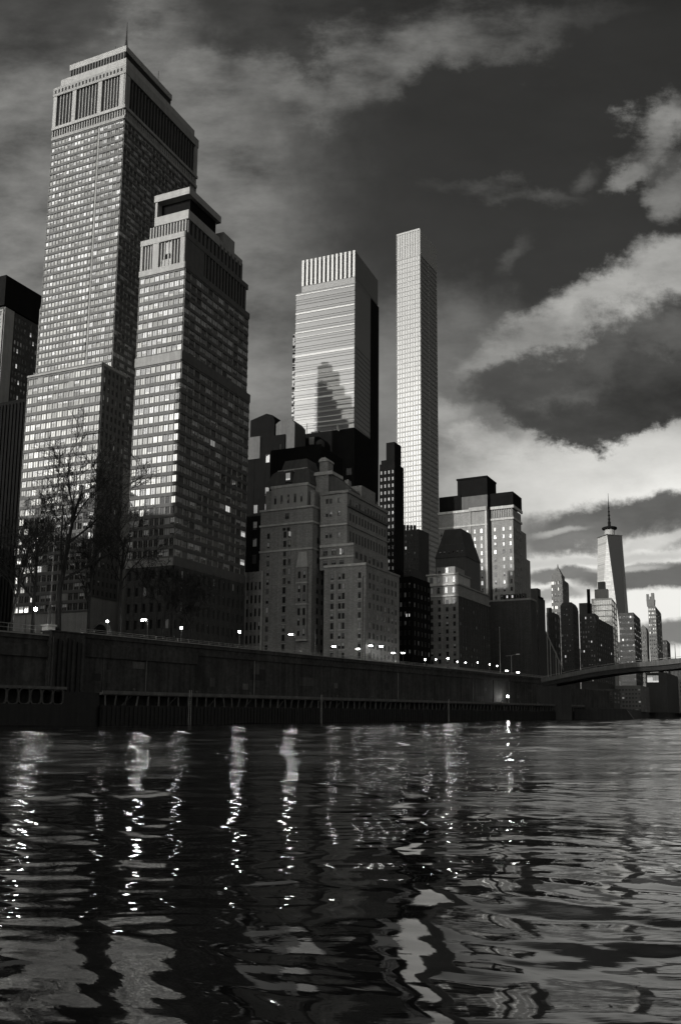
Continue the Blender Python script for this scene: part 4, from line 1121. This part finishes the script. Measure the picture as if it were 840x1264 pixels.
b = block('pointed_tower', 'distant tower with pointed pyramid top on the skyline left of the tapered glass tower', 679.5, 693, 714, 1100, 22, 701, 726, 'far_stone', 7, 14, 4, 'far', 0.0, 'tower', fin=False, zlo=60)
cxm = b.xl / 2
b.box(b.xl + 1, -1, 1, b.d * .55, b.zt, b.zt + 6, 'far_stone', 'crown'); b.part('crown').taper(b.xl + 1.5, -1.5, 1.5, b.d * .5, b.zt + 6, b.zt + 17, -b.xl * .36, b.d * .17, 'far_stone')
b.part('finial').tube([(cxm, b.d * .25, b.zt + 16), (cxm, b.d * .25, b.zt + 21)], [1.2, 0.3], 'far_dark', 6)
b.finish(0)
b = block('distant_slab', 'small dark slab just left of the pointed tower', 673.5, 683, 756, 580, 22, 690, 762, 'far_dark', 4, 8, 2, fin=False)
b.box(b.xl, b.xl + 3, 1, 5, b.zt, b.zt + 3.5, 'far_dark', 'bulkhead'); b.finish(0)
b = block('dark_tower_block', 'dark tower block with chamfered top before the pointed tower', 691, 706, 747, 620, 22, 713, 762, 'far_dark', 5, 14, 4, fin=False)
b.part('roof').taper(b.xl, 0, 0, b.d, b.zt, b.zt + 2.5, 1.2, 2, 'far_dark'); b.finish(0)
b = block('chimney_block', 'dark block with box penthouse and a thin chimney left of the pale glass slab', 714, 733, 757, 655, 22, 738, 763, 'far_dark', 6, 14, 2, lit=0.06, fin=False)
b.box(b.xl, b.xl * .28, 1, 10, b.zt, b.zt + 8.5, 'far_dark', 'penthouse'); b.box(b.xl * .45, b.xl * .45 + 2.2, -0.1, 2.5, b.zt, b.zt + 19, 'black_cladding', 'chimney'); b.finish(0)
block('long_receding_block', 'long grey block receding towards the tapered glass tower with sloping roofline', 732, 733.5, 761, 525, 24, 756, 784, 'dark_brick', 0, 12, 9, 'dim', 0.01)
# tapered glass tower
tw = at(757, 659, 1500)
t = Building('tapered_glass_tower', 'tallest distant tower with bright tapering glass faces and a spire', tw.x + 2, 1500, 27, 4.0, 'tower')
def px2x(px, Y=1500): return at(px, 700, Y).x
mb = t.part('glass_wall')
s0, s1, zt0, zb0 = 28.0, 15.5, 318.0, 30.0
base = [(-s0, -s0), (s0, -s0), (s0, s0), (-s0, s0)]
rt = 1.414 * s1
top = [(0, -rt), (rt, 0), (0, rt), (-rt, 0)]
cxx, cyy = -15.0, 25.0
P = lambda q, z: (q[0] + cxx, q[1] + cyy, z)
mats = ['far_glass_lit', 'far_glass_shaded']
surface('far_glass_lit', 0.46, 0.08, 0.02, 0.4, 0.0, 0.1, fine=0.1, brick=9.0)  # pale copy of the tower glass, sunlight put into the colour
surface('far_glass_half_lit', 0.30, 0.1, 0.02, 0.4, 0.0, 0.1, fine=0.1, brick=9.0)  # in-between copy for the half-lit side face
glass('far_glass_shaded', 0.05, 0.07, base=0.04, rough=0.1)  # dark copy, shade of the turned-away face put into the colour
rot = Matrix.Rotation(R(0), 3, 'Z')
base = [tuple((rot @ Vector((q[0], q[1], 0)))[:2]) for q in base]; top = [tuple((rot @ Vector((q[0], q[1], 0)))[:2]) for q in top]
for i in range(4):
    a_, c_ = base[i], base[(i + 1) % 4]; tt = top[i]; tn = top[(i + 1) % 4]
    mb.quad([P(a_, zb0), P(c_, zb0), P(tt, zt0)], 'far_glass_half_lit' if i == 1 else 'far_glass_lit')
    mb.quad([P(c_, zb0), P(tn, zt0), P(tt, zt0)], 'far_glass_shaded' if i == 0 else 'far_glass_lit')
mb.quad([P(q, zt0) for q in top], 'far_dark')
mb = t.part('plinth'); mb.hexa([P(q, 0) for q in base] + [P(q, zb0 - 0.1) for q in base], 'far_dark')
mb = t.part('parapet'); 
for i in range(4):
    a_, c_ = top[i], top[(i + 1) % 4]; mb.tube([P(a_, zt0 + 0.8), P(c_, zt0 + 0.8)], 1.1, 'far_dark', 5)
mb = t.part('crown_ring'); mb.lathe([(9, zt0), (9, zt0 + 14)], 'pale_stone', 14, cxx, cyy); mb.lathe([(12.5, zt0 + 14), (13.5, zt0 + 15.5), (13.5, zt0 + 17.5), (11.5, zt0 + 18.5)], 'black_cladding', 18, cxx, cyy)
mb = t.part('spire'); mb.lathe([(3.0, zt0 + 18), (2.4, zt0 + 26), (1.5, zt0 + 34), (1.2, zt0 + 48), (0.7, zt0 + 60), (0.25, zt0 + 82)], 'black_cladding', 8, cxx, cyy)
for zz, r in ((26, 3.0), (33, 2.4), (40, 2.2), (47, 1.9), (54, 1.5)): mb.lathe([(r, zt0 + zz), (r, zt0 + zz + 1.6)], 'black_cladding', 8, cxx, cyy)
t.finish(0)
b = block('pale_glass_slab', 'pale bright glass slab with stepped top in front of the tapered glass tower', 729, 754, 738, 1000, 20, 760, 750, 'white_concrete', 9, 11, 2, 'pale', 0.0, 'tower', hf=0.82, wf=0.86, fin=False, zlo=60)
b.box(b.xl + 4, -4, 0.5, 10, b.zt, b.zt + 11, 'far_stone', 'stepped_top'); b.box(b.xl + 8, -7, 1, 9, b.zt + 11, b.zt + 20, 'far_dark', 'stepped_top'); b.finish(0)
b = block('dark_wide_block', 'dark wide block at the foot of the tapered glass tower with faint floor lines', 763, 781, 756, 860, 22, 789, 762, 'far_dark', 7, 12, 4, 'dim', 0.04, wf=0.8, hf=0.4)
b = block('rounded_slab', 'small grey slab with rounded top between dark wide block and the flared tower', 789.5, 797, 779, 1200, 22, 800, 783, 'far_stone', 0, 1, 0, fin=False)
b.part('round_top').prism([(b.xl, b.zt), (b.xl * .85, b.zt + 6), (b.xl * .5, b.zt + 9), (b.xl * .15, b.zt + 6), (0, b.zt)], 'y', 0, b.d, 'far_stone'); b.facade('L', 0, b.xl, 0, 40, b.zt, 3, 12, 0.4, 0.5, 0.4, 'far_stone', None, 'far'); b.finish(0)
b = block('flared_tower', 'tall grey tower with notched flaring head near the right edge', 799, 808, 748, 1000, 22, 815, 760, 'far_stone', 4, 16, 3, 'far', 0.0, 'tower', fin=False, zlo=50)
b.part('head').taper(b.xl - 1.0, -1.0, -0.5, 10, b.zt, b.zt + 8, -0.6, -0.4, 'far_stone'); b.box(b.xl - 1.4, b.xl + 1.2, -0.8, 4, b.zt + 8, b.zt + 14.5, 'far_stone', 'head'); b.box(-4.2, -1.0, -0.8, 6, b.zt + 8, b.zt + 15.5, 'far_stone', 'head'); b.box(b.xl + 2, -3, 0, 8, b.zt + 8, b.zt + 11.5, 'far_stone', 'head')
b.finish(0)
b = block('small_dark_tower', 'small dark tower immediately right of the flared tower', 817, 822, 790, 1200, 22, 826, 797, 'far_dark', 3, 10, 2)
b = block('low_roof_hall', 'low dark hall with a small crane mast at the right edge above the bridge', 826, 860, 812, 1000, 24, 872, 816, 'far_dark', 8, 4, 2, fin=False)
b.part('mast').tube([(b.L(832, 800)[0], 3, b.zt), (b.L(832, 800)[0], 3, b.zt + 17)], [0.5, 0.2], 'black_cladding', 5); b.finish(0)
block('distant_terrace', 'low grey distant block filling the gaps left of the pale glass slab', 684, 736, 800, 1300, 22, 748, 803, 'far_stone', 12, 5, 3, 'dim', 0.03, zlo=20)
block('distant_terrace', 'low dark distant block filling the gap between pale glass slab and dark wide block', 752, 784, 792, 1320, 22, 793, 796, 'far_dark', 8, 5, 3, 'dim', 0.03, zlo=20)
# wedge-roofed pale hall
b = Building('wedge_hall', 'hall with steeply sloping pale gable and upright ribs beside the bridge head', at(672, 780, 480).x, 480, 22, 4.0)
yl = b.Rr(694, 828)[0]; z1 = b.Rr(672, 780)[1]; z2 = b.Rr(694, 828)[1]
b.part('wall').prism([(0, 0), (yl, 0), (yl, z2), (0, z1)], 'x', -14, 0, 'far_dark')
b.part('roof').prism([(-.3, z1), (yl + .3, z2), (yl + .3, z2 + 1.2), (-.3, z1 + 1.2)], 'x', -14, 0.35, 'brick_trim')
for k in range(6):
    yy = yl * (0.08 + k * 0.16); zz = z1 + (z2 - z1) * (yy / yl)
    b.part('ribs').box(0, 0.35, yy, yy + 0.7, 0, zz - 0.2, 'brick_trim' if k != 2 else 'far_stone')
b.finish(0)
# low quayside buildings under and beyond the bridge
block('quay_warehouse', 'low gridded warehouse seen under the bridge', 758, 790, 846, 560, 23, 800, 850, 'far_stone', 8, 6, 3, 'dim', 0.05, zlo=0, hf=0.45, wf=0.65)
b = block('lit_quay_house', 'low quay house with one bright double window under the bridge at right', 796, 822, 830, 640, 24, 836, 838, 'far_dark', 0, 1, 0, fin=False)
for px in (801.5, 808.5): b.window('L', -0.02, b.L(px, 838)[0], b.L(px, 838)[1], 4.2, 5.2, 'lit')
b.finish(0)
block('gridded_quay_block', 'grey gridded block at the right edge under the bridge', 822, 868, 838, 760, 26, 880, 842, 'far_stone', 12, 8, 1, 'dim', 0.0, zlo=0, hf=0.5, wf=0.6)
block('dark_quay_shed', 'dark quay shed directly under the bridge head', 694, 756, 850, 470, 22, 764, 853, 'far_dark', 10, 3, 2, 'dim', 0.03, zlo=4)

# ============================================================ BRIDGE
br = empty('footbridge', (62, 318, 14), 0, 'low arched concrete bridge reaching across the river from the right end of the wall', 'bridge')
pts = []
p0, p1, p2, p3 = at(679, 838, 322), at(742, 825.5, 298), at(842, 814.5, 262), Vector((150, 128, 21.5))
ctrl = [p0 + (p0 - p1) * 0.4, p0, p1, at(795, 818.5, 280), p2, Vector((116, 205, 20.3)), p3, Vector((175, 70, 21.5))]
for i in range(1, len(ctrl) - 2):
    for k in range(10):
        t_ = k / 10.0; a_, b_, c_, d__ = ctrl[i - 1:i + 3]
        pts.append(0.5 * ((2 * b_) + (-a_ + c_) * t_ + (2 * a_ - 5 * b_ + 4 * c_ - d__) * t_ ** 2 + (-a_ + 3 * b_ - 3 * c_ + d__) * t_ ** 3))
def sweep(name, prof, mat):
    mb = MB(); k = mb.mi(mat); n = len(prof)
    for i, q in enumerate(pts):
        tg = (pts[min(i + 1, len(pts) - 1)] - pts[max(i - 1, 0)]); tg.z = 0; tg.normalize(); sd_ = Vector((tg.y, -tg.x, 0))
        for o_, z_ in prof: mb.v.append(tuple(q + sd_ * o_ + Vector((0, 0, z_)) - br.location))
    for i in range(len(pts) - 1):
        for j in range(n):
            mb.f.append((i * n + j, i * n + (j + 1) % n, (i + 1) * n + (j + 1) % n, (i + 1) * n + j)); mb.m.append(k)
    for e_ in (0, (len(pts) - 1) * n): mb.f.append(tuple(e_ + j for j in range(n))); mb.m.append(k)
    return mb.build(name, br, fix=True)
sweep('deck', [(-4.5, -1.4), (4.5, -1.4), (4.5, -0.9), (-4.5, -0.9)], 'bridge_concrete')
sweep('parapet', [(4.2, -0.9), (4.55, -0.9), (4.55, 0.1), (4.2, 0.1)], 'bridge_concrete'); sweep('parapet', [(-4.55, -0.9), (-4.2, -0.9), (-4.2, 0.1), (-4.55, 0.1)], 'bridge_concrete')
sweep('girder', [(2.6, -2.8), (3.6, -2.8), (3.9, -1.4), (2.6, -1.4)], 'bridge_steel'); sweep('girder', [(-3.6, -2.8), (-2.6, -2.8), (-2.6, -1.4), (-3.9, -1.4)], 'bridge_steel')
sweep('handrail', [(4.3, 0.55), (4.4, 0.55), (4.4, 0.65), (4.3, 0.65)], 'rail_metal')
mb = MB()
q0 = [(p0.x - 62 - 3.5, 334 - 318), (p0.x - 62 + 10, 334 - 318), (p0.x - 62 + 12, 352 - 318), (p0.x - 62 - 3.5, 352 - 318)]
mb.hexa([(x, y, -15) for x, y in q0] + [(x, y, -0.8) for x, y in q0], 'bridge_steel'); mb.build('abutment', br)
mb = MB(); mb.box(88 + 62 - 62 - 0, 90 + 62 - 62 + 4, 132 - 318, 140 - 318, -16, 5.2, 'bridge_concrete'); mb.build('pier_wall', br)
# dark quay blocks and shrubs at the bridge foot
mb = MB(); mb.hexa([(66, 352, -1), (100, 352, -1), (128, 452, -1), (66, 452, -1), (66, 352, 4.4), (96, 352, 4.4), (124, 452, 4.4), (66, 452, 4.4)], 'dark_timber')
structure('lower_quay', mb)

# ============================================================ STREET LAMPS
def lamp(kind, px, py, label, n=-8.6, light='lamp_light'):
    s = bank_s(px, n); base = bank(s, n, 15.5)
    z = at(px, py, base.y).z
    h = z - 15.5
    t = empty('street_lamp', base, -BA, label, 'street lamp', 'street lamps along the promenade')
    mb = MB()
    if kind == 'globe':
        mb.lathe([(0.22, 0), (0.2, 0.35), (0.09, 0.6), (0.07, h - 0.35), (0.16, h - 0.3)], 'lamp_metal', 8); mb.build('post', t)
        g = MB(); g.lathe([(0.08, h - 0.28), (0.2, h - 0.2), (0.28, h), (0.2, h + 0.2), (0.07, h + 0.27)], light, 10); go = g.build('globe', t, smooth=True)
        c = MB(); c.lathe([(0.12, h + 0.27), (0.02, h + 0.5)], 'lamp_metal', 8); c.build('finial', go)
    elif kind == 'arm':
        # pole stands to the right of the head in the photo; the arm reaches towards the river
        dx = 1.3
        mb.tube([(dx, 0, 0), (dx, 0, h - 0.3), (dx - 0.25, 0, h + 0.15), (dx - 0.7, 0, h + 0.2)], [0.1, 0.07, 0.06, 0.05], 'lamp_metal', 6); mb.build('post', t)
        c = MB(); c.box(-0.55, 0.65, -0.2, 0.2, h + 0.1, h + 0.24, 'lamp_metal'); ho = c.build('hood', t)
        g = MB(); g.taper(-0.5, 0.5, -0.17, 0.17, h - 0.14, h + 0.09, 0, 0, light); g.build('lens', ho)
    elif kind == 'box':
        mb.tube([(0.1, 0, 0), (0.1, 0, h + 0.05)], [0.08, 0.06], 'lamp_metal', 6); mb.build('post', t)
        c = MB(); c.box(-0.6, 0.6, -0.22, 0.22, h + 0.12, h + 0.28, 'lamp_metal'); ho = c.build('hood', t)
        g = MB(); g.taper(-0.52, 0.52, -0.18, 0.18, h - 0.12, h + 0.11, 0.0, 0.0, 'lamp_light_small'); g.build('lens', ho)
    else:
        mb.tube([(0.12, 0, 0), (0.12, 0, h + 0.1)], [0.07, 0.05], 'lamp_metal', 6); mb.build('post', t)
        g = MB(); g.lathe([(0.05, h - 0.22), (0.22, h - 0.1), (0.22, h + 0.08), (0.06, h + 0.2)], 'lamp_light_small', 8); go = g.build('globe', t, smooth=True)
        c = MB(); c.lathe([(0.28, h + 0.2), (0.05, h + 0.34)], 'lamp_metal', 8); c.build('cap', go)
    return t

lamp('globe', 36, 752, 'brighter of the two globe lamps at the far left end of the wall')
lamp('small', 24, 754, 'fainter globe lamp beside the brightest one at the far left end of the wall')
lamp('small', 127, 767, 'round white lamp just right of the buttress in front of the archway')
lamp('arm', 172, 765, 'arm lamp between the archway and the foot of the gridded tower')
lamp('globe', 220, 775, 'globe lamp below the corner edge of the gridded tower', light='lamp_light_low')
lamp('globe', 293, 780, 'globe lamp at the right-hand foot of the gridded tower')
lamp('arm', 357, 783, 'arm lamp with a pale bent pole before the domed corner of the apartment house')
RIGHT = [(411, 798, 'arm'), (441, 801, 'box'), (457, 797, 'box'), (470, 798, 'box'), (485, 806, 'box'), (497, 806, 'box'), (525, 814, 'globe'), (538, 814, 'small'), (553, 813, 'globe'),
         (565, 817, 'small'), (575, 818, 'small'), (590, 818, 'small'), (605, 820, 'small'), (614, 822, 'small'), (626, 828, 'box'), (640, 830, 'box')]
NAMES = ['box lamp alone before the middle of the apartment house', 'lower left box lamp of the pair at the apartment house corner', 'tallest box lamp at the right corner of the apartment house', 'box lamp right of the tallest one before the apartment house side',
         'box lamp before the right end of the apartment house', 'box lamp in front of the black infill block, left one', 'globe lamp at the left foot of the corniced stone house', 'small lamp between two globe lamps before the corniced house',
         'bright globe lamp at the middle of the corniced stone house', 'first small lamp right of the bright globe lamp', 'second small lamp right of the bright globe lamp', 'third small lamp right of the bright globe lamp',
         'small lamp left of the tall bare mast', 'small lamp right beside the tall bare mast', 'box lamp just right of the tall bare mast', 'last box lamp of the row before the blank dark block']
for (px, py, k), nm in zip(RIGHT, NAMES): lamp(k, px, py, nm, light='lamp_light' if px == 553 else 'lamp_light_low')

# tall mast and long-armed lamp
s = bank_s(618, -9.5); p0 = bank(s, -9.5, 15.5); t = empty('tall_mast', p0, 0, 'tall thin bare mast rising among the small lamps', 'mast', None)
h = at(617, 774, p0.y).z - 15.5
mb = MB(); mb.tube([(0, 0, 0), (0, 0, h)], [0.14, 0.07], 'rail_metal', 6); mb.build('pole', t); mb = MB(); mb.tube([(0, 0, h - 0.2), (0, 0, h + 0.15)], [0.2, 0.05], 'rail_metal', 6); mb.build('cap', t)
s = bank_s(632, -9.0); p0 = bank(s, -9.0, 15.5); t = empty('long_arm_lamp', p0, -BA, 'unlit lamp with a long level arm before the blank dark block', 'street lamp')
h = at(632, 809, p0.y).z - 15.5
mb = MB(); mb.tube([(0, 0, 0), (0, 0, h)], [0.1, 0.07], 'rail_metal', 6); mb.build('post', t)
mb = MB(); mb.tube([(-2.4, 0, h - 0.15), (0, 0, h), (2.3, 0, h + 0.3)], 0.06, 'rail_metal', 5); mb.build('arm', t)
mb = MB(); mb.taper(2.0, 3.4, -0.2, 0.2, h + 0.2, h + 0.5, 0.1, 0.03, 'white_metal'); mb.build('head', t)
# post lamp standing on the pier, foot of the wall
s = bank_s(627, -3.0); p0 = bank(s, -3.0, 5.75); t = empty('pier_lamp', p0, -BA, 'single bright post lamp standing on the pier at the foot of the wall', 'street lamp')
h = at(627, 860, p0.y).z - 5.75
mb = MB(); mb.tube([(0, 0, 0), (0, 0, h + 6.5)], [0.09, 0.05], 'lamp_metal', 6); mb.build('post', t)
mb = MB(); mb.lathe([(0.06, h - 0.3), (0.26, h - 0.15), (0.26, h + 0.2), (0.1, h + 0.4)], 'lamp_light', 8, 0.0, -0.3); mb.build('globe', t, smooth=True)
mb = MB(); mb.tube([(0, 0, h + 0.42), (0, -0.3, h + 0.42)], 0.05, 'lamp_metal', 5); mb.build('bracket', t)
# lamp poles without light in front of the apartment house
for px, pyt, lab in ((450, 735, 'thin dark pole rising before the right corner of the apartment house'), (388, 772, 'short thin pole before the oriel of the apartment house')):
    s = bank_s(px, -9.5); p0 = bank(s, -9.5, 15.5); t = empty('utility_pole', p0, 0, lab, 'pole'); h = at(px, pyt, p0.y).z - 15.5
    mb = MB(); mb.tube([(0, 0, 0), (0, 0, h)], [0.12, 0.08], 'lamp_metal', 6); mb.build('pole', t); mb = MB(); mb.tube([(-0.5, 0, h - 0.5), (0.5, 0, h - 0.5)], 0.05, 'lamp_metal', 5); mb.build('crossarm', t)

# ============================================================ monument and archway on the promenade
s = bank_s(54, -12); p0 = bank(s, -12, 15.5)
t = empty('monument', p0, -BA, 'dark shaft on a pale pedestal behind the far left railing', 'monument')
mb = MB(); mb.box(-0.8, 0.8, -0.8, 0.8, 0, 2.2, 'brick_trim'); mb.box(-1.0, 1.0, -1.0, 1.0, 2.2, 2.5, 'brick_trim'); mb.build('pedestal', t)
mb = MB(); mb.lathe([(0.55, 2.5), (0.5, 3.2), (0.35, 4.4), (0.55, 5.2), (0.4, 5.6), (0.15, 6.3)], 'lamp_metal', 8); mb.build('shaft', t)
s = bank_s(120, -13); p0 = bank(s, -13, 15.5)
t = empty('archway', p0, -BA, 'dark round archway on the promenade right of the buttress', 'archway')
mb = MB(); N = 14; ro, ri = 2.6, 2.15
for i in range(N):
    a0, a1 = math.pi * i / N, math.pi * (i + 1) / N
    q = [(ro * math.cos(a0), ro * math.sin(a0)), (ro * math.cos(a1), ro * math.sin(a1)), (ri * math.cos(a1), ri * math.sin(a1)), (ri * math.cos(a0), ri * math.sin(a0))]
    mb.hexa([(x, -0.4, 1.6 + z) for x, z in q] + [(x, 0.4, 1.6 + z) for x, z in q], 'dark_brick')
mb.box(-ro, -ri, -0.4, 0.4, 0, 1.6, 'dark_brick'); mb.box(ri, ro, -0.4, 0.4, 0, 1.6, 'dark_brick'); mb.build('arch', t, fix=True)
mb = MB(); mb.box(-ri, ri, 0.1, 0.2, 0, 1.6, 'black_cladding')  # black sheet stands in for the dark inside of the arch
mb.prism([(ri * math.cos(math.pi * i / 14), 1.6 + ri * math.sin(math.pi * i / 14)) for i in range(15)], 'y', 0.1, 0.2, 'black_cladding'); mb.build('arch_shade', t, fix=True)

# ============================================================ BARE TREES
def tree(name, px, pyt, n, label, seed, spread=1.0, lean=0.0, zb=15.5, dens=1.0):
    s = bank_s(px, n); base = bank(s, n, zb); H = at(px, pyt, base.y).z - zb
    rnd = random.Random(seed)
    t = empty(name, base, rnd.uniform(0, 6), label, 'tree', 'bare trees on the promenade')
    tr, cr = MB(), MB()
    def limb(mb, p, d, length, r0, depth, segs):
        pts = [p]; rad = [r0]; q = p.copy(); dd = d.copy()
        for i in range(segs):
            g_ = 0.05 if depth == 0 else 0.16; dd = (dd + Vector((rnd.gauss(0, g_), rnd.gauss(0, g_), rnd.gauss(0.03, 0.10)))).normalized()
            q = q + dd * (length / segs); pts.append(q.copy()); rad.append(max(0.03, r0 * (1 - 0.62 * (i + 1) / segs)))
        mb.tube(pts, rad, 'bark', 6 if depth < 2 else (4 if depth < 3 else 3), cap=False)
        if depth >= 5: return
        nch = {0: 9, 1: 6, 2: 5, 3: 4, 4: 3}[depth]
        nch = max(2, int(round(nch * dens)))
        for c in range(nch):
            f = (0.32 if depth == 0 else 0.2) + (0.68 if depth == 0 else 0.8) * (c + rnd.random()) / nch
            i = min(int(f * segs), segs - 1); fr = f * segs - i
            pp = pts[i].lerp(pts[i + 1], min(fr, 1.0)); ax = (pts[i + 1] - pts[i]).normalized()
            o = ax.orthogonal().normalized(); o.rotate(Matrix.Rotation(rnd.uniform(0, 6.283), 3, ax))
            ang = rnd.uniform(0.45, 0.95) * spread
            nd_ = (ax * math.cos(ang) + o * math.sin(ang)); nd_.z += 0.14; nd_.normalize()
            ln = length * rnd.uniform(0.42, 0.66) * (1.05 - 0.35 * f if depth == 0 else 1.0)
            limb(cr, pp, nd_, ln, max(0.036, rad[i] * rnd.uniform(0.45, 0.65)), depth + 1, 5 if depth < 2 else 3)
    limb(tr, Vector((0, 0, 0)), Vector((lean, 0, 1)).normalized(), H * 0.86, H * 0.017, 0, 9)
    tr.build('trunk', t); cr.build('crown', t)
    return t
tree('bare_tree', 66, 578, -12.5, 'tallest bare tree with forked crown before the tallest tower', 3, 0.95, dens=0.88)
tree('bare_tree', 142, 640, -13.5, 'bare tree before the dark gap between the two pale towers', 8, 0.9, dens=0.78)
tree('bare_tree', 6, 655, -11.5, 'bare tree cut off by the left edge of the photo', 12, 1.0, dens=0.8)
tree('bare_tree', 103, 668, -16.0, 'thin bare tree standing between the two largest bare trees', 21, 0.9, dens=0.7)
tree('bare_tree', 232, 725, -15.0, 'small bare tree below the corner of the gridded tower', 31, 1.1, dens=0.9)
tree('bare_tree', 196, 712, -16.5, 'small bare tree left of the gridded tower corner', 35, 1.1, dens=0.9)
tree('bare_tree', 34, 640, -17, 'bare tree behind the twin lamps at the far left', 41, 1.0, dens=0.75)
